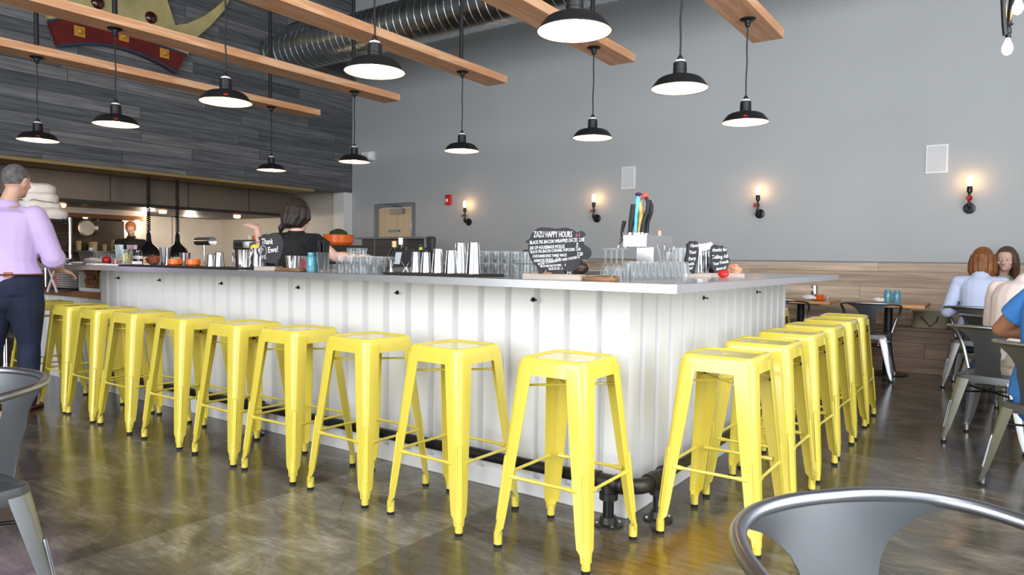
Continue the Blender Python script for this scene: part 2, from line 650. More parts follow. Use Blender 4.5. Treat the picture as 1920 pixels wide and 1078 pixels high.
# storefront wall behind the camera: piers, sill, header and mullions round open glass
wf = B()
wf.bb(X0 - .3, X1 + .2, YF - .2, YF, 0, .25).bb(X0 - .3, X1 + .2, YF - .2, YF, 4.7, ZC)
wf.bb(X0 - .3, -5.5, YF - .2, YF, .25, 4.7)
for x in (-5.5, -2.5, .5, X1 + .05):
    wf.bb(x - .15, x + .15, YF - .2, YF, .25, 4.7)
struct(wf.obj('wall_front', 'greywall', smooth=0))
for i, (a, b_) in enumerate(((-5.35, -2.65), (-2.35, .35), (.65, X1 - .1))):
    wn = B()
    wn.bb(a, b_, YF - .12, YF - .06, .25, .31).bb(a, b_, YF - .12, YF - .06, 4.64, 4.7).bb(a, b_, YF - .12, YF - .06, 2.6, 2.66)
    for x in (a, (a + b_) / 2 - .03, b_ - .06):
        wn.bb(x, x + .06, YF - .12, YF - .06, .25, 4.7)
    struct(wn.obj('window_%d' % (i + 1), 'black', smooth=0))
# oak wainscot on the back wall
struct(B().bb(-3.6, X1, YB - .022, YB, 0, 1.165).obj('trim_3', 'oak', smooth=0))
struct(B().bb(-3.62, X1, YB - .03, YB, 1.165, 1.18).obj('trim_4', 'wallframe', smooth=0))
# door
dr = struct(B().bb(DX0, DX1, YB + .02, YB + .07, .01, DZ - .03).obj('door_1', 'birch', smooth=0))
fr = B()
fr.bb(DX0 - .07, DX0, YB - .02, YB + .12, 0, DZ + .04).bb(DX1, DX1 + .07, YB - .02, YB + .12, 0, DZ + .04).bb(DX0, DX1, YB - .02, YB + .12, DZ - .02, DZ + .04)
fr.obj('door_frame', 'wallframe', dr, smooth=0)
dc = B()
dc.bb(-7.55, -7.24, YB - .06, YB + .02, DZ - .14, DZ - .05)
dc.obj('door_closer', mat('closer_grey', (.3, .3, .3), .4, .5), dr)
B().tube([(-7.28, YB - .03, DZ - .03), (-7.40, YB - .10, DZ + .0), (-7.66, YB - .03, DZ + .05)], .009, 6).obj('closer_arm', 'zinc', dr)
B().bb(DX1 - .03, DX1 - .008, YB - .005, YB + .02, DZ - .42, DZ - .26).obj('hinge', 'zinc', dr)
B().prism([(-7.66, 1.58), (-7.34, 1.58), (-7.34, 1.665), (-7.66, 1.665)], .008, Matrix.Translation((0, YB + .015, 0))).obj('restroom_sign', mat('sign_grey', (.55, .57, .58), .5), dr, smooth=0)
MT['ink'] = mat('dark_ink', (.04, .045, .06), .6)
text_mesh([('RESTROOM', -7.635, 1.6, .062, 0, 0, .86)], 'restroom_lettering', 'ink', dr, Matrix.Translation((0, YB + .0095, 0)))
# ------------------------------------------------------------------ the bar
CT = 1.067          # worktop height
bar = thing('corrugated_bar', 'long white corrugated metal bar turning the corner under the steel worktop', 'bar')


def corr(n0, n1, axis, P=.1705, dep=.038):
    """profile points along one face, running outward from the corner"""
    pts = []
    k = 0
    L_ = abs(n1 - n0)
    while k * P < L_:
        s = k * P
        for ds, d in ((0, 0), (P - .052, 0), (P - .040, dep), (P - .012, dep)):
            if s + ds <= L_:
                pts.append((s + ds, d))
        k += 1
    pts.append((L_, 0))
    return pts


# front panel (faces -Y), from the corner to the left
fp = B()
prof = corr(0, 4.88, 0)
for z0, z1 in ((.085, 1.03),):
    outer = [Vector((-s, d, 0)) for s, d in prof]
    ring = outer + [Vector((-4.88, .06, 0)), Vector((0, .06, 0))]
    fp.loft([[p + Vector((0, 0, z0)) for p in ring], [p + Vector((0, 0, z1)) for p in ring]])
fp.obj('front_panel', 'white', bar, smooth=0)
rp = B()
prof = corr(0, 2.70, 1, P=.1665)
outer = [Vector((.0005 - d, s - .0005, 0)) for s, d in prof]
ring = outer + [Vector((-.06, 2.70, 0)), Vector((-.06, .0, 0))]
rp.loft([[p + Vector((0, 0, .085)) for p in ring], [p + Vector((0, 0, 1.03)) for p in ring]])
rp.obj('side_panel', 'white', bar, smooth=0)
pl = B()
pl.bb(-4.9, .006, -.008, .05, 0, .088).bb(-.05, .006, .05, 2.71, 0, .088)
pl.obj('plinth', 'white', bar, smooth=0, bevel=.004)
# hidden carcass: back arm and inner skins that hold the worktop
cc = B()
cc.bb(-4.86, -.06, .36, .40, 0, 1.03).bb(-4.88, -4.84, .05, .36, 0, 1.03).bb(-.56, -.52, .45, 2.2, 0, 1.03).bb(-3.2, -.52, 2.2, 2.24, 0, 1.03).bb(-3.2, -.06, 2.66, 2.70, 0, 1.03)
cc.obj('inner_panel', 'plastic', bar, smooth=0)
MT['hookm'] = mat('dark_hook', (.02, .02, .02), .35, .7)
for X in (-.513, -1.423, -2.285, -3.12, -3.934, -4.578):
    B().tube([(X, 0, .96), (X, -.022, .958), (X + .022, -.034, .957), (X + .04, -.03, .962)], .0038, 6).lathe([(0, .001), (.012, .001), (.012, -.003), (0, -.003)], 12, M=Matrix.Translation((X, -.001, .96)) @ Matrix.Rotation(PI / 2, 4, 'X')).obj('purse_hook', 'hookm', bar)
for Y in (.923, 1.936):
    B().tube([(0, Y, .956), (.022, Y, .954), (.034, Y - .022, .953), (.03, Y - .04, .958)], .0038, 6).lathe([(0, .001), (.012, .001), (.012, -.003), (0, -.003)], 12, M=Matrix.Translation((0.001, Y, .956)) @ Matrix.Rotation(-PI / 2, 4, 'Y')).obj('purse_hook', 'hookm', bar)
MT['top'] = mat('stainless_worktop', (.60, .60, .62), .20, 1, rvar=.05, scale=2.5)
MT['topedge_lit'] = mat('worktop_edge_lit', (.80, .81, .83), .30, .82, rvar=.05)
ct = B()
ring = [(-5.42, -.295), (.332, -.295), (.332, 2.87), (-3.3, 2.87), (-3.3, 2.12), (-.62, 2.12), (-.62, .47), (-5.42, .47)]
ct.loft([[Vector((x, y, CT - .034)) for x, y in ring], [Vector((x, y, CT)) for x, y in ring]])
wt = thing('bar_worktop', 'stainless steel worktop running round the white corrugated bar', 'worktop')
ct.obj('top_sheet', 'top', wt, smooth=0, bevel=.0015)
eb = B()  # band added over the edge, its paler metal standing for bright light
eb.bb(-5.423, .335, -.2985, -.2951, CT - .036, CT - .0015).bb(.3321, .335, -.2951, 2.873, CT - .036, CT - .0015).bb(-5.423, -5.4201, -.2951, .47, CT - .036, CT - .0015)
eb.obj('bright_edge_band', 'topedge_lit', wt, smooth=0)

# side counter with the butcher block, beyond the left end of the bar
sc_ = thing('side_counter', 'low white side counter with a dark butcher block top left of the bar', 'counter', (-5.61, .35, 0))
c1 = B()
prof = corr(0, 1.44, 0)
ring = [Vector((.71 - s, -.29 + d, 0)) for s, d in prof] + [Vector((-.73, .3, 0)), Vector((.71, .3, 0))]
c1.loft([[p for p in ring], [p + Vector((0, 0, .765)) for p in ring]])
c1.obj('panel', 'white', sc_, smooth=0)
B().bb(-.75, .715, -.32, .33, .765, .822).obj('block_top', 'butcher', sc_, smooth=0, bevel=.004)

# foot rail of black pipe
fr = thing('foot_rail', 'black iron pipe foot rail with elbow and flanges round the foot of the bar', 'foot rail')
RZ, RY, RX = .19, -.115, .118
B().cyl((-4.6, RY, RZ), (-.06, RY, RZ), .028).obj('rail_pipe', 'iron', fr)
B().cyl((-.06, RY, RZ), (.06, RY, RZ), .0245).obj('rail_pipe', 'iron', fr)
B().cyl((RX, -.02, RZ), (RX, 2.75, RZ), .028).obj('rail_pipe', 'iron', fr)
MT['castiron'] = mat('cast_iron_fitting', (.045, .043, .04), .38, .55, bump=.1, bscale=220)
e = B()
arc = [(RX - .075 + .075 * math.sin(a), RY + .075 - .075 * math.cos(a), RZ) for a in [PI / 2 * i / 8 for i in range(9)]]
e.tube([(RX - .10, RY, RZ)] + arc + [(RX, RY + .10, RZ)], .034, 16)
e.cyl((RX - .115, RY, RZ), (RX - .085, RY, RZ), .041).cyl((RX, RY + .085, RZ), (RX, RY + .115, RZ), .041)
e.obj('elbow', 'castiron', fr)


def tee(X, Y, along):
    t_ = B()
    d = Vector((1, 0, 0)) if along == 'x' else Vector((0, 1, 0))
    c = Vector((X, Y, RZ))
    t_.cyl(c - d * .07, c + d * .07, .034).cyl(c - d * .075, c - d * .045, .041).cyl(c + d * .045, c + d * .075, .041)
    t_.cyl(c, c - Vector((0, 0, .06)), .034).cyl(c - Vector((0, 0, .045)), c - Vector((0, 0, .075)), .041)
    t_.obj('tee_fitting', 'castiron', fr)
    B().cyl((X, Y, .02), (X, Y, RZ - .05), .024).obj('post', 'iron', fr)
    fl_ = B()
    fl_.lathe([(0, 0), (.066, 0), (.066, .009), (.040, .013), (.034, .04), (.0, .04)], 28, c=(X, Y, 0))
    f_ = fl_.obj('flange', 'castiron', fr)
    for k in range(4):
        a = PI / 4 + k * PI / 2
        B().lathe([(0, .015), (.007, .015), (.0085, .008)], 8, c=(X + .052 * math.cos(a), Y + .052 * math.sin(a), 0)).obj('bolt', 'chrome', f_)


tee(-.03, RY, 'x')
tee(RX, .08, 'y')
tee(-2.58, RY, 'x')
tee(RX, 2.0, 'y')


# ------------------------------------------------------------------ stools
def angle_leg(sx, sy, secs, t=.0028):
    """sheet steel leg, L section with a round outer corner; secs: (z, corner, width, radius)"""
    rings = []
    for z, c, w_, r in secs:
        out = [(c - w_, c)]
        for i in range(7):
            a = PI / 2 * (1 - i / 6)
            out.append((c - r + r * math.cos(a), c - r + r * math.sin(a)))
        out.append((c, c - w_))
        ri = r - t
        inn = [(c - t, c - w_)]
        for i in range(7):
            a = PI / 2 * (i / 6)
            inn.append((c - r + ri * math.cos(a), c - r + ri * math.sin(a)))
        inn.append((c - w_, c - t))
        rings.append([Vector((sx * x, sy * y, z)) for x, y in out + inn])
    b_ = B()
    b_.loft(rings)
    return b_


def add_rib(b_, sx, sy, z0, z1, cf, off=.009, r=.0028, rr=.018):
    """pressed U-shaped rib on the rounded outer corner"""
    pts = []

    def P(z, s):
        c = cf(z)
        q = c - rr * (1 - .7071) + .0005
        return Vector((sx * (q + s * .7071), sy * (q - s * .7071), z))
    for i in range(6):
        pts.append(P(z1 + (z0 - z1) * i / 5, -off))
    for i in range(1, 6):
        a = PI * i / 6
        pts.append(P(z0 - off * math.sin(a), -off * math.cos(a)))
    for i in range(6):
        pts.append(P(z0 + (z1 - z0) * i / 5, off))
    for i in range(1, 6):
        a = PI * i / 6
        pts.append(P(z1 + off * math.sin(a), off * math.cos(a)))
    b_.tube(pts, r, 6, closed=True)


def make_stool(label, group, slot='long'):
    st = thing('bar_stool', label, 'bar stool', (0, 0, 0), 0, group)
    s = B()
    # skirt, rolled rim and sunken pan with its slot
    rings = [rsq(.158, .034, .700), rsq(.155, .034, .725), rsq(.1525, .034, .748), rsq(.1505, .034, .760), rsq(.146, .032, .767), rsq(.140, .030, .769),
             rsq(.133, .027, .767), rsq(.128, .025, .762)]
    n = len(rings[0])
    vs = [[s.bm.verts.new(p) for p in r_] for r_ in rings]
    for a, b_ in zip(vs, vs[1:]):
        for i in range(n):
            j = (i + 1) % n
            s.bm.faces.new((a[i], a[j], b_[j], b_[i]))
    hw, hh = (.040, .0085) if slot == 'long' else (.026, .016)

    def slotring(z, g=0):
        out = []
        for p in rings[-1]:
            a = math.atan2(p.y, p.x)
            x, y = math.cos(a), math.sin(a)
            k = 1 / ((abs(x) / (hw + g)) ** 3 + (abs(y) / (hh + g)) ** 3) ** (1 / 3)
            out.append(Vector((x * k, y * k, z)))
        return out
    last = vs[-1]
    for r_ in (slotring(.762, .05), slotring(.762), slotring(.750), ):
        cur = [s.bm.verts.new(p) for p in r_]
        for i in range(n):
            j = (i + 1) % n
            s.bm.faces.new((last[i], last[j], cur[j], cur[i]))
        last = cur
    # underside of the pan
    und = [s.bm.verts.new(p) for p in rsq(.148, .032, .750)]
    for i in range(n):
        j = (i + 1) % n
        s.bm.faces.new((last[i], last[j], und[j], und[i]))
    u2 = [s.bm.verts.new(p) for p in rsq(.155, .033, .700)]
    for i in range(n):
        j = (i + 1) % n
        s.bm.faces.new((und[i], und[j], u2[j], u2[i]))
        s.bm.faces.new((u2[i], u2[j], vs[0][j], vs[0][i]))
    s.obj('seat', 'yellow', st, smooth=30)
    cf = lambda z: .158 + (.715 - z) / .715 * .062
    for sx, sy in ((1, 1), (-1, 1), (-1, -1), (1, -1)):
        secs = [(z, cf(z) + .0015, w_, r) for z, w_, r in ((.738, .076, .034), (.70, .080, .034), (.64, .078, .032), (.45, .069, .028), (.25, .058, .024), (.14, .052, .022), (.085, .047, .02), (.068, .033, .016), (.040, .030, .0155))]
        lb = angle_leg(sx, sy, secs)
        add_rib(lb, sx, sy, .12, .36, lambda z: cf(z) + .0015, off=.010, r=.0034, rr=.028)
        fc = cf(.03) - .0165
        lb.tube([(sx * fc, sy * fc, .012), (sx * fc, sy * fc, .06)], .0175, 14)
        lg = lb.obj('leg', 'yellow', st, smooth=30)
        B().tube([(sx * fc, sy * fc, 0), (sx * fc, sy * fc, .014)], [.0165, .018], 14).obj('rubber_foot', 'rubber', lg)
    for k, (ax, ay, bx, by) in enumerate(((-1, -1, 1, -1), (1, -1, 1, 1), (1, 1, -1, 1), (-1, 1, -1, -1))):
        z = .292
        c = cf(z) - .006
        a_, b_ = Vector((ax * c, ay * c, z)), Vector((bx * c, by * c, z))
        d = (b_ - a_).normalized()
        a_ += d * .035
        b_ -= d * .035
        B().tube([a_, a_ + d * .03, a_ + d * .05, b_ - d * .05, b_ - d * .03, b_], [.011, .0095, .0065, .0065, .0095, .011], 10).obj('footrest_bar', 'yellow', st)
    xb = B()
    c = cf(.65) - .008
    xb.tube([(-c, -c, .652), (c, c, .652)], .005, 8).tube([(-c, c, .643), (c, -c, .643)], .005, 8)
    xb.obj('cross_brace', 'yellow', st)
    for sx, sy in ((1, 1), (-1, 1), (-1, -1), (1, -1)):
        q = c - .012
        B().ball((sx * q, sy * q, .650), .008, u=8, v=6).obj('bolt', 'hookm', st)
    return st


ROWS = 'yellow metal stools along the bar'
front = [(-.076, -.392), (-.672, -.395), (-1.225, -.397), (-1.773, -.392), (-2.260, -.393), (-2.83, -.39), (-3.42, -.385), (-3.914, -.38), (-4.37, -.375), (-4.99, -.365)]
side = [(.392, .135), (.387, .71), (.383, 1.29), (.38, 1.85), (.378, 2.40), (.375, 2.88)]
flab = ['yellow bar stool nearest the bar corner on the long side, by the iron elbow',
        'yellow metal bar stool second from the bar corner along the long white front',
        'yellow metal bar stool third from the bar corner along the long white front',
        'yellow metal bar stool fourth from the corner, beneath the stretch of bar with the plastic tumblers',
        'yellow metal bar stool fifth from the corner, in front of the iron pipe post',
        'yellow metal bar stool sixth from the bar corner along the long front',
        'yellow metal bar stool seventh from the corner, with a fully showing creamy seat edge',
        'yellow metal bar stool eighth from the bar corner, third from the left end',
        'yellow metal bar stool ninth from the corner, just right of the man in lavender',
        'yellow bar stool half hidden behind the standing man, by the butcher block']
flab[3] = 'yellow metal bar stool fourth from the bar corner, below the blue glass jar'
flab[6] = 'yellow metal bar stool seventh from the bar corner on the long front'
slab = ['yellow metal bar stool nearest the camera on the short side of the bar',
        'second yellow bar stool along the short side, directly behind the nearest one',
        'third yellow bar stool along the short side of the bar',
        'fourth yellow bar stool along the short side of the bar',
        'fifth yellow bar stool along the short side, last but one of the row',
        'farthest yellow bar stool of the short side row, nearest the wall tables']
sA = make_stool(flab[0], ROWS)
sA.location = (*front[0], 0)
for (x, y), l in zip(front[1:], flab[1:]):
    dup(sA, (x, y, 0), R(random.uniform(-2.5, 2.5)), l)
sB = make_stool(slab[0], ROWS, 'short')
sB.location = (*side[0], 0)
sB.rotation_euler[2] = 0
for (x, y), l in zip(side[1:], slab[1:]):
    dup(sB, (x, y, 0), R(random.uniform(-2, 2)), l)
dup(sB, (-.30, 3.30, 0), R(4), 'yellow bar stool on the far side of the bar, peeping out past the panel end')

# ------------------------------------------------------------------ beams with their hanger rods
BZ0, BZ1, BW = 3.04, 3.118, .262
beams = [(-6.2, 3.41, -6.5, 'leftmost fir beam, hung lowest in the picture over the far end of the bar'),
         (-4.67, 3.345, -.72, 'second fir beam from the left, its near end showing above the painted sign'),
         (-3.085, 3.34, -6.0, 'middle fir beam of the five, crossing before the duct'),
         (-1.585, 3.335, -6.0, 'fourth fir beam from the left, ending over the bar corner side'),
         (-.235, 3.36, -6.0, 'rightmost fir beam, seen from almost underneath')]
pend = {}
for i, (xr, ye, ys, lab) in enumerate(beams):
    t_ = thing('hanging_beam', lab, 'beam', (xr - BW / 2, 1.4, BZ0), 0, 'fir beams hung over the bar')
    B().bb(-BW / 2, BW / 2, ys - 1.4, ye - 1.4, 0, BZ1 - BZ0).obj('timber', 'fir', t_, smooth=0, bevel=.004)
    for Y in ((2.72, .1) if i != 1 else (2.72, .1)):
        B().cyl((0, Y - 1.4, BZ1 - BZ0 - .005), (0, Y - 1.4, ZC - BZ0), .021, seg=10).obj('hanger_rod', 'black', t_)
    pend[i] = xr - BW / 2

# ------------------------------------------------------------------ pendant lamps
sh_prof = [(.178, 0), (.1785, .004), (.143, .052), (.128, .064), (.108, .073), (.075, .080), (.047, .083)]


def make_pendant(label, drop=.80):
    t_ = thing('pendant_lamp', label, 'lamp', (0, 0, 0), 0, 'black pendant lamps under the beams')
    s = B()
    s.lathe(sh_prof + [(.047, .079), (.075, .076), (.107, .069), (.126, .060), (.141, .050), (.176, .002), (.178, 0)], 48)
    s.obj('shade', 'black', t_, smooth=40)
    B().lathe([(.1755, .0025), (.1405, .0495), (.125, .0595), (.106, .0685), (.074, .0755), (.03, .078)], 48).obj('reflector', 'enamel', t_, smooth=40)
    B().lathe([(.047, .080), (.043, .088), (.0435, .105), (.041, .107), (.041, .112), (.043, .114), (.041, .160), (.036, .166)], 24).obj('socket_cover', 'black', t_)
    B().lathe([(.036, .164), (.030, .178), (.022, .181)], 20).obj('cap_ring', 'plastic', t_)
    B().lathe([(.018, .180), (.019, .192), (.012, .202), (.008, .21), (.0, .21)], 16).obj('cord_grip', 'black', t_)
    cd = B()
    wv = random.uniform(0, 6)
    cd.tube([(.004 * math.sin(wv + k * .9) * math.sin(PI * k / 12), .003 * math.cos(wv + k) * math.sin(PI * k / 12), .205 + (drop - .205 - .05) * k / 12) for k in range(13)], .0058, 6)
    cd.obj('cord', 'black', t_)
    B().lathe([(.060, drop), (.060, drop - .006), (.050, drop - .013), (.026, drop - .017), (.022, drop - .034), (.024, drop - .038), (.016, drop - .060), (.006, drop - .066)], 24).obj('canopy', 'black', t_)
    B().lathe([(0, .004), (.016, .008), (.027, .022), (.028, .036), (.018, .058), (.013, .072)], 20).obj('bulb', 'bulb', t_)
    return t_


def add_light(x, y, z, e=9, r=.03, c=(1, .66, .38)):
    l = bpy.data.lights.new('lamp_glow', 'POINT')
    l.energy, l.color, l.shadow_soft_size = e, c, r
    o = bpy.data.objects.new('lamp_glow', l)
    COL.objects.link(o)
    o.location = (x, y, z)


order = ['leftmost', 'second from the left', 'middle', 'fourth from the left', 'rightmost']
P0 = None
for i in range(5):
    for Y, row in ((2.72, 'far'), (.10, 'near')) + (((1.42, 'mid'),) if i == 4 else ()):
        if row == 'far':
            lab = 'black dome pendant lamp, %s of the five in the far row' % order[i]
        elif row == 'near':
            lab = 'black dome pendant lamp, %s of the five in the near row' % order[i]
            if i == 4:
                lab = 'largest black pendant lamp, cut by the top edge of the picture'
        else:
            lab = 'black pendant lamp on a long cord just left of the rightmost one, larger than it'
        x, yy, z = pend[i] + (.02 if row == 'far' else 0), Y, BZ0 - .80
        if P0 is None:
            p_ = P0 = make_pendant(lab)
            p_.location = (x, yy, z)
        else:
            p_ = dup(P0, (x, yy, z), random.uniform(0, 6), lab)
        if (i, row) in ((1, 'near'), (0, 'near'), (4, 'far'), (2, 'near')):
            bd = B()
            bd.lathe([(0, .0012), (.015, .0012), (.016, 0)], 16, sy=.5)
            a = bd.obj('maker_badge', 'red2', p_)
            d = Vector((CAMPOS.x - x, CAMPOS.y - yy, 0)).normalized()
            rz = p_.rotation_euler[2]
            q = Matrix.Rotation(-rz, 3, 'Z') @ d
            nrm = Vector((q.x * .82, q.y * .82, .57)).normalized()
            a.matrix_local = Matrix.Translation(q * .163 + Vector((0, 0, .024))) @ nrm.to_track_quat('Z', 'Y').to_matrix().to_4x4()
        add_light(x, yy, z + .012, 5)

# ------------------------------------------------------------------ spiral duct
dt = thing('spiral_duct', 'large galvanised spiral duct running along the wall under the ceiling', 'duct', (-8.5, 4.42, 4.43))
DR = .31
db = B()
L_ = 8.9
slope = -.0
prof = []
db.tube([(0, 0, 0), (L_, 0, 0)], DR, 48, caps=False)
db.obj('duct_pipe', 'duct', dt)
sb = B()
pts = []
n = int(L_ / .13 * 24)
for k in range(n + 1):
    a = 2 * PI * k / 24
    pts.append((L_ * k / n, (DR + .002) * math.cos(a), (DR + .002) * math.sin(a)))
sb.tube(pts, .0045, 5)
sb.obj('spiral_seam', mat('duct_seam', (.62, .64, .64), .35, 1), dt)
for (xx, ang) in ((.85, 215), (4.0, 250), (7.6, 250)):
    v = B()
    a = R(ang)
    Mv = Matrix.Translation((xx, 0, 0)) @ Matrix.Rotation(a - PI / 2, 4, 'X')
    v.box((0, DR + .02, 0), (.50, .14, .17), M=Mv)
    g = v.obj('air_grille', 'zinc', dt, smooth=0)
    h = B()
    h.box((0, DR + .091, 0), (.44, .004, .125), M=Mv)  # dark sheet standing for the shade inside the grille
    h.obj('grille_shade_sheet', 'dark', g, smooth=0)
    h = B()
    for k in range(9):
        h.box((-.2 + k * .05, DR + .095, 0), (.008, .008, .125), M=Mv)
    h.obj('louvres', 'zinc', g, smooth=0)

# ------------------------------------------------------------------ painted sign on the shiplap wall
XS = X0 + .0


def wp(px, py):
    q = at(px, py, X=XS + .07)
    return (q.y, q.z)


def wall_shape(name, pix, m, par, off, th):
    """a flat cut-out hung on the left wall, outline from photo pixels"""
    o_ = par.location
    ps = [wp(*p) for p in pix]
    a = [Vector((XS + off - o_.x, y - o_.y, z - o_.z)) for y, z in ps]
    b_ = [v + Vector((th, 0, 0)) for v in a]
    return B().loft([a, b_]).obj(name, m, par, smooth=0)


MT['cream'] = mat('aged_cream_paint', (.52, .44, .20), .5, var=.25, scale=3, bump=.1, bscale=20)
MT['oxred'] = mat('aged_oxblood_paint', (.16, .014, .012), .4, var=.3, scale=4)
MT['bluep'] = mat('blue_trim_paint', (.03, .085, .17), .45)
MT['amber'] = mat('amber_glass', (.65, .32, .04), .15, coat=.5)
MT['ruby'] = mat('dark_ruby_glass', (.06, .005, .005), .08, coat=1)
q = at(210, 60, X=XS + .02)
sg = thing('marquee_sign', 'old painted cream crown sign with a dark red curved band on the board wall', 'sign', (XS, q.y, q.z))
up_ = [(90, 36), (60, -50), (95, -90), (165, -30), (225, -110), (292, -30), (313, -2), (329, 47), (352, 44), (383, 30), (407, 13), (424, -3), (430, -40), (445, -30), (420, 20), (395, 48), (374, 66), (362, 80), (352, 104), (330, 100), (300, 88), (262, 72), (215, 56), (165, 42), (125, 36)]
wall_shape('cream_panel', up_, 'cream', sg, .02, .05)
band = [(90, 40), (125, 35), (165, 42), (215, 56), (262, 72), (305, 88), (348, 103), (329, 138), (300, 121), (262, 104), (228, 92), (190, 85), (150, 83), (107, 87)]
wall_shape('red_band', band, 'oxred', sg, .03, .07)
for nm, line in (('blue_edge', [(90, 40), (107, 36), (125, 35), (165, 42), (215, 56), (262, 72), (305, 88), (348, 103)]), ('blue_edge', [(107, 87), (150, 82), (190, 84), (228, 91), (262, 102), (300, 119), (329, 137)])):
    o_ = sg.location
    B().tube([(XS + .105 - o_.x, wp(*p)[0] - o_.y, wp(*p)[1] - o_.z) for p in line], .014, 6).obj(nm, 'bluep', sg)
for px, py in ((147, 60), (230, 69), (306, 101)):
    y, z = wp(px, py)
    o_ = sg.location
    d_ = B()
    d_.box((XS + .104 - o_.x, y - o_.y, z - o_.z), (.008, .13, .13), M=None)
    ob_ = d_.obj('bulb_plate', 'amber', sg, smooth=0)
    B().ball((XS + .115 - o_.x, y - o_.y, z - o_.z), .036, u=14, v=10).obj('amber_bulb', 'amber', sg)
for px, py in ((183, 5), (283, 33), (120, -20)):
    y, z = wp(px, py)
    o_ = sg.location
    B().ball((XS + .075 - o_.x, y - o_.y, z - o_.z), .085, sx=.5, u=20, v=12).obj('ruby_bulb', 'ruby', sg)


# ------------------------------------------------------------------ sconces
def make_sconce(label, rotv):
    t_ = thing('wall_sconce', label, 'wall lamp', (0, 0, 0), 0, 'iron pipe wall lamps')
    M = Matrix.Rotation(PI / 2, 4, 'X')
    B().lathe([(0, 0), (.058, 0), (.058, .012), (.03, .018), (.026, .035), (0, .035)], 24, M=M).obj('wall_flange', 'iron', t_)
    p = B()
    p.cyl((0, -.03, 0), (0, -.085, 0), .016)
    p.tube([(0, -.07, 0), (0, -.095, .004), (0, -.11, .02), (0, -.112, .05)], .022, 12)
    p.cyl((0, -.112, .04), (0, -.112, .155), .014)
    p.cyl((0, -.112, .085), (0, -.112, .115), .022)
    p.obj('pipe_arm', 'iron', t_)
    B().lathe([(.014, .150), (.026, .165), (.027, .20), (.022, .225), (.016, .228)], 16, c=(0, -.112, 0)).obj('lamp_holder', 'iron', t_)
    h = B()
    Mh = Matrix.Translation((0, -.112, .098)) @ Matrix.Rotation(rotv, 4, 'Z')
    h.tube([Mh @ Vector((0, 0, 0)), Mh @ Vector((0, -.04, 0))], .006, 8)
    h.obj('valve_stem', 'iron', t_)
    h = B()
    ring = [Mh @ Vector((.026 * math.cos(a), -.042, .026 * math.sin(a))) for a in [2 * PI * k / 20 for k in range(20)]]
    h.tube(ring, .005, 6, closed=True)
    for k in range(5):
        a = 2 * PI * k / 5
        h.tube([Mh @ Vector((0, -.042, 0)), Mh @ Vector((.026 * math.cos(a), -.042, .026 * math.sin(a)))], .004, 5)
    h.obj('valve_wheel', 'red2', t_)
    B().lathe([(.012, .225), (.022, .245), (.026, .28), (.022, .315), (.010, .335), (0, .338)], 16, c=(0, -.112, 0)).obj('bulb', 'bulb2', t_)
    return t_


sconce_x = [(-5.80, 1.745), (-3.45, 1.75), (-1.165, 1.755), (1.02, 1.755)]
slabs = ['iron pipe wall lamp with red valve, leftmost, beside the fire alarm', 'iron pipe wall lamp with red valve, between the alarm and the beer taps',
         'iron pipe wall lamp with red valve, right of the beer taps', 'iron pipe wall lamp with red valve, rightmost, under the right wall speaker']
for (x, z), l, rv in zip(sconce_x, slabs, (R(-60), R(-55), R(-40), 0)):
    s_ = make_sconce(l, rv)
    s_.location = (x, YB, z)
    add_light(x, YB - .115, z + .29, 3.2, .022, (1, .52, .22))
bpy.context.view_layer.update()

# wall speakers, alarm, emergency light
for (x, z, l) in ((-2.97, 2.30, 'white rectangular wall speaker with grey grille, the left and smaller looking one'), (.706, 2.30, 'white rectangular wall speaker above the rightmost pipe lamp')):
    t_ = thing('wall_speaker', l, 'speaker', (x, YB, z), 0, 'white wall speakers')
    f_ = B()
    f_.bb(-.105, .105, -.02, 0, -.155, .155)
    f_.obj('frame', 'plastic', t_, smooth=0, bevel=.004)
    B().bb(-.09, .09, -.024, -.019, -.14, .14).obj('grille', mat('speaker_grille', (.72, .73, .75), .7, bump=.4, bscale=400), t_, smooth=0)
t_ = thing('fire_alarm', 'small red fire alarm strobe on the grey wall', 'alarm', (-6.22, YB, 2.12))
B().bb(-.06, .06, -.045, 0, -.085, .085).obj('housing', 'red2', t_, smooth=0, bevel=.012)
B().lathe([(0, .012), (.022, .01), (.03, 0)], 18, M=Matrix.Translation((-.02, -.045, -.01)) @ Matrix.Rotation(PI / 2, 4, 'X')).obj('strobe_lens', 'plastic', t_)
t_ = thing('emergency_light', 'white twin head emergency light high on the wall corner', 'light', (-8.12, YB, 2.97))
B().bb(-.12, .16, -.09, 0, -.08, .08).obj('housing', 'plastic', t_, smooth=0, bevel=.012)
for sx in (-1, 1):
    M = Matrix.Translation((sx * .17 - .04, -.10, .0)) @ Matrix.Rotation(R(60) * sx, 4, 'Z') @ Matrix.Rotation(PI / 2, 4, 'X')
    B().lathe([(.03, -.03), (.055, .0), (.06, .03), (.05, .035), (0, .036)], 20, M=M).obj('lamp_head', 'plastic', t_)

# pipe lamp hanging at the top right
q = at(1889, 75, d=3.2)
t_ = thing('pipe_chandelier', 'black pipe fixture with glowing filament bulbs at the top right corner', 'lamp', (q.x, q.y, q.z))


def L(px, py, dd=3.2):
    return at(px, py, d=dd) - q


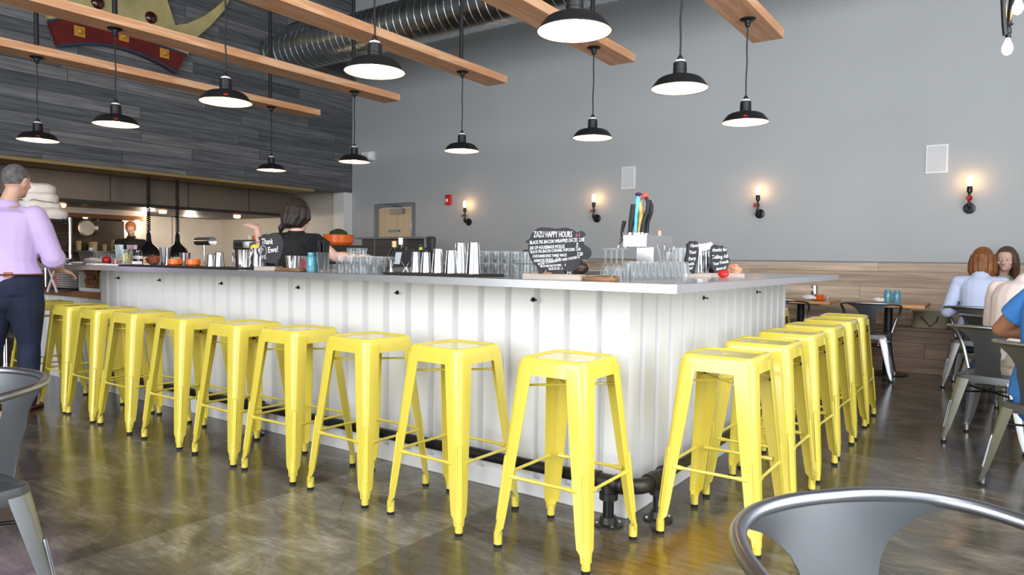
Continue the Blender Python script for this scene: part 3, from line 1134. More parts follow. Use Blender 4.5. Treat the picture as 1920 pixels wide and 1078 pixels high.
p = B()
p.tube([L(1881, -300), L(1881, 2), L(1883, 45), L(1885, 66)], .011, 12)
p.tube([L(1903, -60, 3.3), L(1896, 10, 3.25), L(1890, 50)], .012, 12)
p.tube([L(1897, 46, 3.2), L(1898, 44, 3.2)], .006, 8)
p.obj('pipe', 'iron', t_)
top = L(1891, 50)
B().lathe([(.006, .0), (.012, -.006), (.013, -.03), (.010, -.034), (.012, -.05)], 16, c=top).obj('bulb_socket', 'iron', t_)
for px, py in ((1889.5, 74), (1909, -2)):
    c_ = L(px, py)
    B().lathe([(.008, .006), (.013, -.01), (.021, -.032), (.022, -.05), (.014, -.066), (0, -.072)], 16, c=c_).obj('bulb', mat('clear_bulb', (1, .9, .8), .05, emit=(1, .66, .42), es=4, trans=.6) if px < 1900 else bpy.data.materials['clear_bulb'], t_)
    f_ = B()
    for k in range(5):
        a = k * 1.256
        f_.tube([c_ + Vector((.007 * math.cos(a), .007 * math.sin(a), -.012)), c_ + Vector((.010 * math.cos(a + .4), .010 * math.sin(a + .4), -.055))], .0022, 5)
    f_.obj('filament', 'bulb2', t_)
# ------------------------------------------------------------------ people
MT['skin'] = mat('skin', (.62, .37, .27), .5, var=.06, scale=14)
MT['skin_pale'] = mat('pale_skin', (.72, .47, .38), .5, var=.06, scale=14)
MT['skin_tan'] = mat('tanned_skin', (.33, .15, .085), .48, var=.08, scale=14)
MT['eye'] = mat('eye_white', (.7, .68, .65), .2)
MT['iris'] = mat('iris_dark', (.03, .02, .015), .2)


def cloth(name, c, var=.08, sc=5, rough=.85):
    return mat(name, c, rough, var=var, scale=sc, bump=.25, bscale=9)


MT['lav'] = cloth('lavender_shirt', (.60, .46, .78))
MT['denim'] = cloth('dark_denim', (.012, .018, .045), .3, 6)
MT['denim2'] = cloth('blue_denim', (.05, .08, .13), .4, 9)
MT['blacktee'] = cloth('black_tee', (.008, .008, .009), .2)
MT['bluewhite'] = cloth('pale_blue_shirt', (.58, .66, .88), .05)
MT['pinkwhite'] = cloth('pale_pink_shirt', (.80, .68, .66), .04)
MT['bluetee'] = cloth('bright_blue_tee', (.05, .22, .62), .08)
MT['khaki'] = cloth('khaki_trousers', (.42, .36, .28), .08)
MT['print'] = mat('patterned_blouse', (.35, .38, .30), .8, var=.85, scale=90)
MT['leather'] = mat('brown_leather', (.16, .05, .025), .45, var=.2)
MT['hair_dark'] = mat('dark_brown_hair', (.018, .011, .009), .42, var=.4, scale=20, stretch=(8, 8, 1), bump=.6, bscale=25)
MT['hair_black'] = mat('black_hair', (.006, .006, .007), .4, var=.3, scale=20, stretch=(6, 6, 1), bump=.6, bscale=25)
MT['hair_auburn'] = mat('auburn_hair', (.24, .085, .022), .4, var=.55, scale=10, stretch=(9, 9, .8), bump=.5, bscale=20)
MT['hair_brown'] = mat('brown_hair', (.10, .05, .03), .45, var=.4, scale=14, stretch=(8, 8, 1), bump=.5, bscale=20)
MT['hair_grey'] = mat('cropped_grey_hair', (.13, .12, .125), .8, var=.4, scale=30, bump=.6, bscale=120)
MT['orangecap'] = cloth('orange_bandana', (.5, .16, .04))


def ell(b, secs, side, n=18):
    """limb or trunk: elliptical rings through (centre, half width along side, half depth)"""
    cs = [Vector(s[0]) for s in secs]
    rings = []
    for i, (c, rx, ry) in enumerate(secs):
        t = (cs[min(i + 1, len(cs) - 1)] - cs[max(i - 1, 0)]).normalized()
        u = (side - t * side.dot(t))
        u = u.normalized() if u.length > 1e-5 else t.orthogonal().normalized()
        v = t.cross(u)
        rings.append([cs[i] + u * (rx * math.cos(2 * PI * k / n)) + v * (ry * math.sin(2 * PI * k / n)) for k in range(n)])
    b.loft(rings)
    for i in (0, -1):
        r_ = min(secs[i][1], secs[i][2])
        b.ball(cs[i], r_ * .98, u=14, v=10)


def limb(b, a, c, r0, r1, bulge=1.08):
    a, c = Vector(a), Vector(c)
    rs = [r0, r0 * bulge, (r0 + r1) / 2 * 1.03, r1]
    pts = [a, a.lerp(c, .28), a.lerp(c, .65), c]
    b.tube(pts, rs, 14)
    b.ball(a, r0, u=14, v=10).ball(c, r1, u=14, v=10)


def hand(b, wrist, d, nrm, k=1.0, curl=.5, spread=.12, thumb=1):
    """palm, four unequal bent fingers and a thumb leaving the side of the palm. d: finger direction, nrm: back-of-hand normal"""
    d = Vector(d).normalized()
    nrm = Vector(nrm)
    nrm = (nrm - d * nrm.dot(d)).normalized()
    s_ = d.cross(nrm) * thumb
    w_ = Vector(wrist)
    n = 12
    rings = []
    for t, rx, ry in ((0, .026, .019), (.03, .034, .017), (.065, .041, .015), (.088, .040, .012)):
        c = w_ + d * t * k
        rings.append([c + s_ * (rx * k * math.cos(2 * PI * q / n)) + nrm * (ry * k * math.sin(2 * PI * q / n)) for q in range(n)])
    b.loft(rings)
    for i, ln in enumerate((.072, .080, .075, .060)):
        off = (.030 - i * .020) * k
        p = w_ + d * (.082 * k) + s_ * off
        dd = (d + s_ * spread * (1.5 - i)).normalized()
        pts = [p - dd * .012]
        ang = 0
        for j, fr_ in enumerate((.45, .32, .23)):
            ang += curl * (.55 + .35 * j)
            q_ = dd * math.cos(ang) - nrm * math.sin(ang)
            pts.append(pts[-1] + q_ * (ln * fr_ * k + (.012 if j == 0 else 0)))
        b.tube(pts, [.0095 * k, .009 * k, .0085 * k, .0075 * k], 8)
        b.ball(pts[-1], .0075 * k, u=8, v=6)
    p = w_ + d * .022 * k + s_ * .028 * k
    t1 = (d * .75 + s_ * .65 - nrm * .25).normalized()
    t2 = (d * .95 + s_ * .15 - nrm * .35).normalized()
    b.tube([p - t1 * .01, p + t1 * .036 * k, p + t1 * .036 * k + t2 * .034 * k], [.013 * k, .0115 * k, .009 * k], 8)
    b.ball(p + t1 * .036 * k + t2 * .034 * k, .009 * k, u=8, v=6)


def rem(o, vox, it=4, f=.6):
    m_ = o.modifiers.new('remesh', 'REMESH')
    m_.mode = 'VOXEL'
    m_.voxel_size = vox
    m_.use_smooth_shade = True
    if it:
        s_ = o.modifiers.new('smooth', 'SMOOTH')
        s_.factor = f
        s_.iterations = it
    return o


def person(label, root, fwd, hf, P, skin, shirt, pants, hair, hairstyle, sleeve=.3, k=1.0, female=False, hands=(True, True), hcurl=(.5, .5),
           shoes='leather', vox=.0085, waistz=None, name='person', fore=(None, None), belt=False, build=1.0):
    """P: world joints. head, neck, shl, shr, ell, elr, wrl, wrr, pel, hpl, hpr, knl, knr, anl, anr"""
    t_ = thing(name, label, 'person', root)
    O = Vector(root)
    P = {a: Vector(b_) - O for a, b_ in P.items()}
    f = Vector((*fwd, 0)).normalized()
    s = Vector((f.y, -f.x, 0))           # right of the body
    h = Vector(hf).normalized()
    hs = h.cross(Vector((0, 0, 1))).normalized()
    hu = hs.cross(h)
    hd = P['head']
    MH = Matrix((hs, h, hu)).transposed().to_4x4()
    MH = Matrix.Translation(hd) @ MH @ Matrix.Scale(k, 4)
    body = B()
    # head
    body.ball((0, -.012, .02), 1, sx=.076, sy=.094, sz=.098, u=24, v=16, M=MH)
    body.ball((0, .012, -.045), 1, sx=.058, sy=.070, sz=.074, u=20, v=14, M=MH)
    body.ball((0, .050, -.088), 1, sx=.030, sy=.030, sz=.026, u=14, v=10, M=MH)
    body.tube([MH @ Vector(p) for p in ((0, .082, .012), (0, .098, -.014), (0, .106, -.030), (0, .088, -.040))], [.007 * k, .010 * k, .014 * k, .012 * k], 10)
    body.tube([MH @ Vector(p) for p in ((-.045, .062, .022), (-.02, .080, .028), (.02, .080, .028), (.045, .062, .022))], .008 * k, 8)
    body.tube([MH @ Vector(p) for p in ((-.024, .066, -.066), (0, .080, -.063), (.024, .066, -.066))], .0075 * k, 8)
    for sx in (-1, 1):
        body.ball((sx * .047, .052, -.028), 1, sx=.020, sy=.018, sz=.018, u=12, v=8, M=MH)
        ring = [MH @ Vector((sx * (.076 + .010 * math.sin(a)), -.008 - .017 * math.cos(a), -.012 + .030 * math.sin(a))) for a in [2 * PI * q / 14 for q in range(14)]]
        body.tube(ring, .006 * k, 6, closed=True)
        body.ball((sx * .076, -.006, -.014), 1, sx=.007, sy=.015, sz=.026, u=10, v=8, M=MH)
    nk = P['neck']
    body.tube([nk - Vector((0, 0, .05)), nk + Vector((0, 0, .01)), hd + MH.to_3x3() @ Vector((0, -.018, -.055)), hd + MH.to_3x3() @ Vector((0, -.012, 0))], [.075 * k, .056 * k, .054 * k, .056 * k], 18)
    pel = P['pel']
    spn = nk - pel
    sw = (P['shr'] - P['shl']).length / 2
    bs = build * (.90 if female else 1.0)
    up1 = spn.normalized()
    shoulder_side = (P['shr'] - P['shl']).normalized()
    trunk = [(pel - up1 * .07, .150 * k * bs, .105 * k * bs), (pel + up1 * .03, .165 * k * bs, .118 * k * bs), (pel + spn * .28, .138 * k * bs, .105 * k * bs), (pel + spn * .52, .152 * k * bs, .118 * k * bs),
             (pel + spn * .74, .168 * k * bs, .122 * k * bs), (pel + spn * .90, .150 * k * bs, .098 * k * bs), (pel + spn * .985, .085 * k, .070 * k)]
    ell(body, trunk, s)
    limb(body, P['shl'], P['shr'], .052 * k, .052 * k, 1.1)
    for a, e_, w_, hh, nr, cu, th in (('shl', 'ell', 'wrl', hands[0], fore[0], hcurl[0], 1), ('shr', 'elr', 'wrr', hands[1], fore[1], hcurl[1], -1)):
        ra = (.046 if female else .052) * k * build
        limb(body, P[a], P[e_], ra, ra * .78)
        limb(body, P[e_], P[w_], ra * .80, ra * .54, 1.12)
        if hh:
            d = (P[w_] - P[e_]).normalized()
            if isinstance(hh, (tuple, list, Vector)):
                d = Vector(hh).normalized()
            hand(body, P[w_] + d * .008, d, nr or (0, 0, 1), k, cu, thumb=th)
    for a, e_, w_ in (('hpl', 'knl', 'anl'), ('hpr', 'knr', 'anr')):
        limb(body, P[a], P[e_], .080 * k * bs, .056 * k)
        limb(body, P[e_], P[w_], .056 * k, .038 * k, 1.1)
        body.ball(P[w_] + f * .04 - Vector((0, 0, .03)), 1, sx=.04, sy=.06, sz=.03)
    ob = rem(body.obj('body', skin, t_), vox * .8, 3, .5)
    for sx in (-1, 1):
        e_ = B().ball((sx * .031, .0715, .004), .0125, u=14, v=10, M=MH).obj('eye', 'eye', t_)
        B().ball((sx * .031, .0815, .004), .0055, u=10, v=8, M=MH).obj('iris', 'iris', e_)
    # shirt: trunk, shoulders and sleeves a finger larger than the body
    sh = B()
    g = .014 * k
    low = pel + spn * (-.16 if waistz is None else waistz)
    tk = [(low, (.172 * bs) * k + g, (.128 * bs) * k + g)] + [(c, rx + g, ry + g) for c, rx, ry in trunk[2 if waistz is not None else 1:-1]] + [(pel + spn * .965, .098 * k, .080 * k)]
    ell(sh, tk, s)
    limb(sh, P['shl'], P['shr'], .064 * k, .064 * k, 1.1)
    for a, e_, w_ in (('shl', 'ell', 'wrl'), ('shr', 'elr', 'wrr')):
        ra = (.046 if female else .052) * k * build + .013 * k
        if sleeve <= 1:
            q_ = P[a].lerp(P[e_], sleeve)
            sh.tube([P[a], P[a].lerp(q_, .5), q_], [ra * 1.02, ra * 1.1, ra * 1.08], 16)
            sh.ball(P[a], ra * 1.02)
        else:
            limb(sh, P[a], P[e_], ra, ra * .95)
            q_ = P[e_].lerp(P[w_], sleeve - 1)
            sh.tube([P[e_], q_], [ra * .95, ra * .85], 16)
            dq = (P[w_] - P[e_]).normalized()
            if sleeve < 1.6:
                sh.tube([q_ - dq * .05, q_ + dq * .0], ra * 1.05, 16)
    sh.tube([nk - up1 * .02, nk + up1 * .012], [.078 * k, .064 * k], 18)
    rem(sh.obj('shirt', shirt, t_), vox, 4, .5)
    if pants:
        tr = B()
        ell(tr, [(pel - up1 * .08, .160 * bs * k + .008, .112 * bs * k + .01), (pel, .172 * bs * k + .008, .125 * bs * k + .008), (pel + spn * .14, .158 * bs * k + .006, .118 * bs * k + .006)], s)
        for a, e_, w_ in (('hpl', 'knl', 'anl'), ('hpr', 'knr', 'anr')):
            limb(tr, P[a], P[e_], .098 * k * bs, .074 * k, 1.04)
            limb(tr, P[e_], P[w_], .072 * k, .058 * k, 1.04)
            tr.ball(P[a], .1 * k * bs)
        po = rem(tr.obj('trousers', pants, t_), vox, 4, .5)
        if belt:
            be = B()
            c_ = pel + spn * .12
            rx, ry = .158 * bs * k + .024, .118 * bs * k + .024
            ring = [c_ + s * (rx * math.cos(a)) + f * (ry * math.sin(a)) for a in [2 * PI * q_ / 40 for q_ in range(40)]]
            be.tube(ring, .017, 8, closed=True, flat=.35)
            be.obj('belt', 'leather', t_)
            pc = c_ + s * .07 - f * (ry * .93)
            B().box(pc + Vector((0, 0, -.0)), (.055, .012, .038), rz=math.atan2(s.y, s.x)).obj('belt_patch', mat('patch_leather', (.35, .12, .06), .5), t_, bevel=.003)
    if shoes:
        for w_ in ('anl', 'anr'):
            a = P[w_]
            so = B()
            z = -O.z + .0 if False else 0
            base = Vector((a.x, a.y, a.z - .075))
            rings = []
            for t, hw, ht in ((-.075, .026, .055), (-.05, .037, .075), (0, .041, .085), (.06, .044, .06), (.12, .046, .045), (.165, .038, .034), (.19, .02, .02)):
                c = base + f * t
                rings.append([c + s * hw + Vector((0, 0, 0)), c + s * hw * 1.0 + Vector((0, 0, ht * .6)), c + s * hw * .6 + Vector((0, 0, ht)), c - s * hw * .6 + Vector((0, 0, ht)), c - s * hw + Vector((0, 0, ht * .6)), c - s * hw])
            so.loft(rings)
            q_ = so.obj('shoe', shoes, t_)
            md = q_.modifiers.new('sub', 'SUBSURF')
            md.levels = md.render_levels = 2
    # hair
    hb = B()
    if hairstyle == 'crop':
        hb.ball((0, -.016, .028), 1, sx=.079, sy=.096, sz=.098, u=28, v=18, M=MH)
    else:
        hb.ball((0, -.022, .030), 1, sx=.088, sy=.102, sz=.102, u=28, v=18, M=MH)
    bmq = hb.bm
    if hairstyle == 'crop':
        inv = MH.inverted()
        for v in bmq.verts:
            q_ = inv @ v.co
            # recede at the forehead and stop at the nape
            if q_.y > .035 + .9 * max(0, q_.z - .02) * .3 or q_.z < -.055 + max(0, q_.y) * 1.2:
                q_ = Vector((q_.x * .8, q_.y * .8, q_.z * .8 + .0))
                v.co = MH @ q_
    if hairstyle == 'bob':
        for a in range(-5, 6):
            an = a / 5 * R(125)
            x0, y0 = math.sin(an), -math.cos(an)
            hb.tube([MH @ Vector((x0 * .07, -.015 + y0 * .085, .05)), MH @ Vector((x0 * .088, -.01 + y0 * .100, -.03)), MH @ Vector((x0 * .092, -.012 + y0 * .095, -.10)), MH @ Vector((x0 * .080, -.015 + y0 * .085, -.155))], [.030, .032, .028, .014], 10)
    if hairstyle in ('long', 'bun'):
        for a in range(-4, 5):
            an = a / 4 * R(112)
            x0, y0 = math.sin(an), -math.cos(an)
            if hairstyle == 'long':
                hb.tube([MH @ Vector((x0 * .07, -.015 + y0 * .085, .05)), MH @ Vector((x0 * .084, -.01 + y0 * .098, -.03)), MH @ Vector((x0 * .085, -.03 + y0 * .08, -.12)), MH @ Vector((x0 * .075, -.04 + y0 * .06, -.20))], [.028, .030, .026, .012], 10)
            else:
                hb.tube([MH @ Vector((x0 * .07, -.015 + y0 * .085, .05)), MH @ Vector((x0 * .085, -.012 + y0 * .10, -.02)), MH @ Vector((x0 * .055, -.04 + y0 * .07, -.08)), MH @ Vector((-.02 + x0 * .012, -.105, -.105))], [.028, .028, .024, .016], 10)
        if hairstyle == 'bun':
            hb.tube([MH @ Vector((-.02, -.10, -.09)), MH @ Vector((-.045, -.11, -.12)), MH @ Vector((-.06, -.10, -.16))], [.028, .024, .008], 10)
    if hairstyle == 'spiky':
        random.seed(3)
        for q_ in range(70):
            th, ph = random.uniform(0, 2 * PI), random.uniform(0, R(105))
            dv = Vector((math.sin(ph) * math.cos(th), math.sin(ph) * math.sin(th), math.cos(ph)))
            if dv.y > .55:
                continue
            c0 = Vector((0, -.02, .03)) + Vector((dv.x * .082, dv.y * .098, dv.z * .098))
            hb.tube([MH @ c0, MH @ (c0 + dv * .022 + Vector((0, -.006, -.008)))], [.014, .003], 6)
    if hairstyle != 'crop':
        inv = MH.inverted()
        for v in bmq.verts:
            q_ = inv @ v.co
            if q_.y > .045 and q_.z < .075 and abs(q_.x) < .075:
                q_.y = .045 - (q_.y - .045) * .3
                v.co = MH @ q_
    rem(hb.obj('hair' if hairstyle != 'cap' else 'head_cloth', hair, t_), .006 if hairstyle != 'spiky' else .005, 2 if hairstyle != 'spiky' else 1, .4)
    return t_


# man in lavender, standing at the left with his back to us
o = Vector((-4.58, -.765, 0))
fw2 = (-.70, .71)
S_ = lambda r_, f_, z: o + Vector((fw2[1], -fw2[0], 0)) * r_ + Vector((fw2[0], fw2[1], 0)) * f_ + Vector((0, 0, z))
person('man in a lavender shirt and dark jeans standing at the left end, seen from behind', o, fw2, (-.50, .86, -.10), dict(
    head=S_(.045, .03, 1.675), neck=S_(0, -.01, 1.50), shl=S_(-.19, -.02, 1.425), shr=S_(.185, -.02, 1.425), ell=S_(-.28, .12, 1.17), elr=S_(.275, .04, 1.125),
    wrl=S_(-.10, .34, 1.12), wrr=S_(.22, .27, 1.03), pel=S_(0, -.01, .93), hpl=S_(-.09, 0, .88), hpr=S_(.095, 0, .88), knl=S_(-.13, .02, .49), knr=S_(.11, .03, .49),
    anl=S_(-.15, -.05, .075), anr=S_(.12, -.02, .075)), 'skin', 'lav', 'denim', 'hair_grey', 'crop', sleeve=1.16, hands=(True, (-.3, .9, -.25)), belt=True, waistz=.12, build=1.2, fore=((0, 0, 1), (.3, .2, .9)))

# bartender with her back to us behind the long front
q = at(562, 405, d=5.35)
o = Vector((q.x, q.y, 0))
w2 = lambda px, py, d: at(px, py, d=d)
person('bartender in a black tee behind the bar, back turned, arm reaching for the glasses', o, (-.72, .69), (.02, .99, -.15), dict(
    head=w2(560, 404, 5.35), neck=w2(556, 441, 5.35), shl=w2(513, 452, 5.40), shr=w2(592, 453, 5.28), ell=w2(494, 480, 5.62), elr=w2(629, 482, 5.10),
    wrl=w2(482, 428, 5.75), wrr=w2(668, 483, 5.00), pel=w2(549, 560, 5.38), hpl=w2(533, 572, 5.38), hpr=w2(566, 572, 5.35), knl=w2(530, 680, 5.3), knr=w2(570, 680, 5.3),
    anl=Vector((*w2(528, 700, 5.38).xy, .075)), anr=Vector((*w2(572, 700, 5.3).xy, .075))), 'skin_pale', 'blacktee', 'denim', 'hair_dark', 'bun', sleeve=.42, female=True,
    hands=(Vector(w2(462, 414, 5.8) - w2(480, 424, 5.75)), Vector(w2(686, 480, 4.97) - w2(668, 483, 5.0))), hcurl=(.35, .5), fore=((.3, -.3, 1), (0, 0, 1)), shoes='rubber')
# ------------------------------------------------------------------ metal armchairs
def make_chair(label):
    t_ = thing('metal_armchair', label, 'chair', (0, 0, 0), 0, 'grey metal armchairs')
    s = B()
    rings = [rsq(.186, .045, .405), rsq(.184, .045, .435), rsq(.180, .043, .450), rsq(.172, .040, .4555), rsq(.160, .035, .4545), rsq(.150, .03, .448), rsq(.08, .03, .446), rsq(.01, .005, .446)]
    s.loft(rings + [], caps=False)
    s.loft([rsq(.180, .042, .405), rsq(.176, .04, .438), rsq(.08, .03, .438), rsq(.01, .005, .438)], caps=False)
    s.obj('seat', 'gunmetal', t_, smooth=30)
    cf = lambda z: .186 + (.40 - z) / .40 * .055
    for sx, sy in ((1, 1), (-1, 1), (-1, -1), (1, -1)):
        secs = [(z, cf(z) + .002, w_, r) for z, w_, r in ((.432, .082, .045), (.40, .080, .04), (.33, .072, .034), (.2, .058, .026), (.10, .045, .021), (.05, .034, .017), (.03, .03, .0155))]
        lb = angle_leg(sx, sy, secs)
        add_rib(lb, sx, sy, .10, .27, lambda z: cf(z) + .002, off=.008, rr=.026)
        fc = cf(.03) - .016
        lb.tube([(sx * fc, sy * fc, .012), (sx * fc, sy * fc, .05)], .0165, 12)
        lg = lb.obj('leg', 'zinc', t_, smooth=30)
        B().tube([(sx * fc, sy * fc, 0), (sx * fc, sy * fc, .014)], [.0165, .0175], 12).obj('rubber_foot', 'rubber', lg)
    xb = B()
    c = cf(.33) - .01
    xb.tube([(-c, -c, .335), (c, c, .335)], .006, 8).tube([(-c, c, .325), (c, -c, .325)], .006, 8)
    xb.obj('cross_brace', 'hookm', t_)
    half = [(0, .262, .765), (.08, .256, .765), (.155, .232, .763), (.215, .185, .759), (.250, .12, .753), (.268, .04, .744), (.272, -.03, .728), (.266, -.085, .70), (.252, -.118, .655), (.232, -.130, .60), (.212, -.125, .53), (.192, -.115, .455)]
    # smooth the half path
    def cr(pts, m=4):
        out = []
        P_ = [Vector(p) for p in pts]
        for i in range(len(P_) - 1):
            p0, p1, p2, p3 = P_[max(i - 1, 0)], P_[i], P_[i + 1], P_[min(i + 2, len(P_) - 1)]
            for j in range(m):
                t = j / m
                out.append(.5 * ((2 * p1) + (-p0 + p2) * t + (2 * p0 - 5 * p1 + 4 * p2 - p3) * t * t + (-p0 + 3 * p1 - 3 * p2 + p3) * t ** 3))
        return out + [P_[-1]]
    full = [(-x, y, z) for x, y, z in half[::-1]] + half[1:]
    B().tube(cr(full), .0125, 12).obj('back_rail', 'zinc', t_)
    # splat: wide under the rail, waisted, rooted at the seat edge
    sp = B()
    n = 14
    m = 16
    rows = []
    for i in range(n + 1):
        t = i / n
        z = .44 + (.757 - .44) * t
        hw = .078 - .018 * math.sin(min(1, t / .55) * PI) * .6
        if t > .5:
            u = (t - .5) / .5
            hw = .070 + (.205 - .070) * (u ** 3.2)
        y0 = .176 + (.256 - .176) * t
        row = []
        for j in range(m + 1):
            x = -hw + 2 * hw * j / m
            y = y0 - (x / .27) ** 2 * .10 * (t ** 2 if t > .3 else .1) - .0
            row.append(Vector((x, y, z)))
        rows.append(row)
    rings = []
    for row in rows:
        rings.append(row + [p + Vector((0, -.0035, 0)) for p in row[::-1]])
    sp.loft(rings)
    sp.obj('back_splat', 'gunmetal', t_, smooth=40)
    return t_


ch = make_chair('grey metal armchair tucked under the middle wall table with a pale ribbon on its seat')
ch.location = (.25, 5.04, 0)
ch.rotation_euler[2] = PI + R(180) + R(-4)
ch['group'] = 'grey metal armchairs'
# local back is +Y; chairs facing the wall have their back towards the camera
ch.rotation_euler[2] = PI + R(3)
dup(ch, (-.62, 5.04, 0), PI + R(-6), 'grey metal armchair at the left wall table, mostly hidden behind the bar end')
cB = dup(ch, (1.16, 5.04, 0), PI + R(-8), 'grey metal armchair under the woman in the pale blue shirt')
cC = dup(ch, (1.33, 2.66, 0), PI + R(-14), 'dull grey metal armchair holding the person in the pale pink shirt')
cC2 = dup(ch, (1.36, 3.72, 0), PI + R(-40), 'grey metal armchair between the pink shirt and the pale blue shirt')
cD = dup(ch, (1.60, 1.62, 0), PI + R(-35), 'grey metal armchair of the man in the bright blue tee at the right edge')
cE = dup(ch, (1.32, -1.75, 0), R(50), 'blurred metal armchair nearest the camera at the bottom right')
cF = dup(ch, (-1.21, -2.14, 0), R(8), 'blurred pale metal armchair at the left edge of the picture')
rb = B()
rb.tube([(-.14, .19, .44), (-.11, .215, .45), (-.13, .22, .42), (-.15, .215, .455), (-.10, .21, .44)], .004, 5)
rb.tube([(-.12, .215, .44), (-.105, .22, .40), (-.10, .222, .35)], .0035, 5)
rb.tube([(-.12, .215, .44), (-.17, .222, .405), (-.20, .222, .395)], .0035, 5)
MT['ribbon'] = mat('pale_pink_ribbon', (.7, .52, .55), .7)
rbo = rb.obj('ribbon', 'ribbon')
rbo.location = (.25, 5.04, 0)
rbo.rotation_euler = (0, 0, PI + R(3))
tag(rbo, 'pale pink ribbon tied to the back of the chair at the middle wall table', 'ribbon')

# ------------------------------------------------------------------ bench and wall tables
bn = thing('banquette', 'long dark oak bench built along the back wall under the boards', 'bench', (1.0, 5.9, 0))
B().bb(-2.6, 2.55, -.23, .17, 0, .45).obj('bench_front', 'oakd', bn, smooth=0)
B().bb(-2.62, 2.56, -.25, .17, .45, .475).obj('bench_seat', 'oakd', bn, smooth=0, bevel=.004)


def table(x, label):
    t_ = thing('cafe_table', label, 'table', (x, 5.50, 0), 0, 'small butcher block tables along the bench')
    B().bb(-.35, .35, -.37, .27, .712, .748).obj('table_top', 'tablewood', t_, smooth=0, bevel=.003)
    B().lathe([(0, 0), (.20, 0), (.20, .008), (.05, .028), (.0, .03)], 32, c=(0, -.08, 0)).obj('base_plate', 'iron', t_)
    B().cyl((0, -.08, .02), (0, -.08, .70), .04).obj('column', 'iron', t_)
    B().bb(-.2, .2, -.12, -.04, .69, .712).obj('top_bracket', 'iron', t_)
    return t_


table(-.50, 'left small wooden table with the orange cup, half hidden by the bar')
table(.37, 'middle small wooden table with two blue glass jars on it')
table(1.24, 'right small wooden table in front of the woman in the pale blue shirt')
TZ = .749
def thin_glass(name, tint, k=1.5):
    m, nt, b = newmat(name)
    L_ = nt.links.new
    out = [n for n in nt.nodes if n.type == 'OUTPUT_MATERIAL'][0]
    nt.nodes.remove(b)
    fr_ = NN(nt, 'ShaderNodeLayerWeight')
    fr_.inputs[0].default_value = .5
    pw_ = NN(nt, 'ShaderNodeMath', operation='POWER')
    pw_.inputs[1].default_value = 2.2
    L_(fr_.outputs['Facing'], pw_.inputs[0])
    mu_ = NN(nt, 'ShaderNodeMath', operation='MULTIPLY_ADD', use_clamp=True)
    mu_.inputs[1].default_value = .62
    mu_.inputs[2].default_value = .05
    L_(pw_.outputs[0], mu_.inputs[0])
    tr_ = NN(nt, 'ShaderNodeBsdfTransparent')
    tr_.inputs[0].default_value = (*tint, 1)
    gl_ = NN(nt, 'ShaderNodeBsdfGlossy')
    gl_.inputs['Roughness'].default_value = .06
    gl_.inputs[0].default_value = (1, 1, 1, 1)
    mi_ = NN(nt, 'ShaderNodeMixShader')
    L_(mu_.outputs[0], mi_.inputs[0])
    L_(tr_.outputs[0], mi_.inputs[1])
    df_ = NN(nt, 'ShaderNodeBsdfDiffuse')  # white diffuse share added to stand for sparkle on the glass edges
    df_.inputs[0].default_value = (.82, .85, .86, 1)
    m2_ = NN(nt, 'ShaderNodeMixShader')
    m2_.inputs[0].default_value = .45
    L_(gl_.outputs[0], m2_.inputs[1])
    L_(df_.outputs[0], m2_.inputs[2])
    L_(m2_.outputs[0], mi_.inputs[2])
    L_(mi_.outputs[0], out.inputs[0])
    return m


MT['glass'] = thin_glass('clear_glass', (.955, .97, .975))
MT['blueglass'] = mat('blue_glass', (.10, .42, .55), .06, spec=.9, alpha=.55, coat=.5)
MT['paper'] = mat('white_napkin', (.85, .84, .83), .8, bump=.3, bscale=30)
MT['orange'] = mat('orange_ceramic', (.72, .14, .015), .25)
MT['tealliq'] = mat('teal_water_glass', (.06, .42, .42), .1, alpha=.8)


def jar(name, label, loc, h=.13, r=.036, m='blueglass', group=None, cat='jar'):
    t_ = thing(name, label, cat, loc, 0, group)
    B().lathe([(0, 0), (r * .9, 0), (r, .008), (r, h * .72), (r * .78, h * .84), (r * .74, h * .87), (r * .80, h * .88), (r * .80, h), (r * .74, h), (r * .70, h * .86), (r * .92, h * .70), (r * .92, .012), (0, .01)], 24).obj('glass_body', m, t_)
    return t_


jar('mason_jar', 'left one of the two blue glass jars on the middle wall table', (.36, 5.40, TZ), .135, .038, group='blue jars on the middle wall table')
jar('mason_jar', 'right one of the two blue glass jars on the middle wall table', (.445, 5.38, TZ), .13, .038, group='blue jars on the middle wall table')


def crumple(name, label, loc, sx, sy, sz, m='paper', cat='napkin', seed=1, rz=0, group=None):
    random.seed(seed)
    b_ = B()
    b_.ball((0, 0, sz * .5), 1, sx=sx / 2, sy=sy / 2, sz=sz / 2, u=18, v=12)
    for v in b_.bm.verts:
        d = 1 + random.uniform(-.16, .16)
        v.co.x *= d
        v.co.y *= d
        v.co.z = max(0, v.co.z * (1 + random.uniform(-.15, .12)))
    o_ = b_.obj(name, m, None, smooth=20, loc=loc)
    o_.rotation_euler[2] = rz
    return tag(o_, label, cat, group)


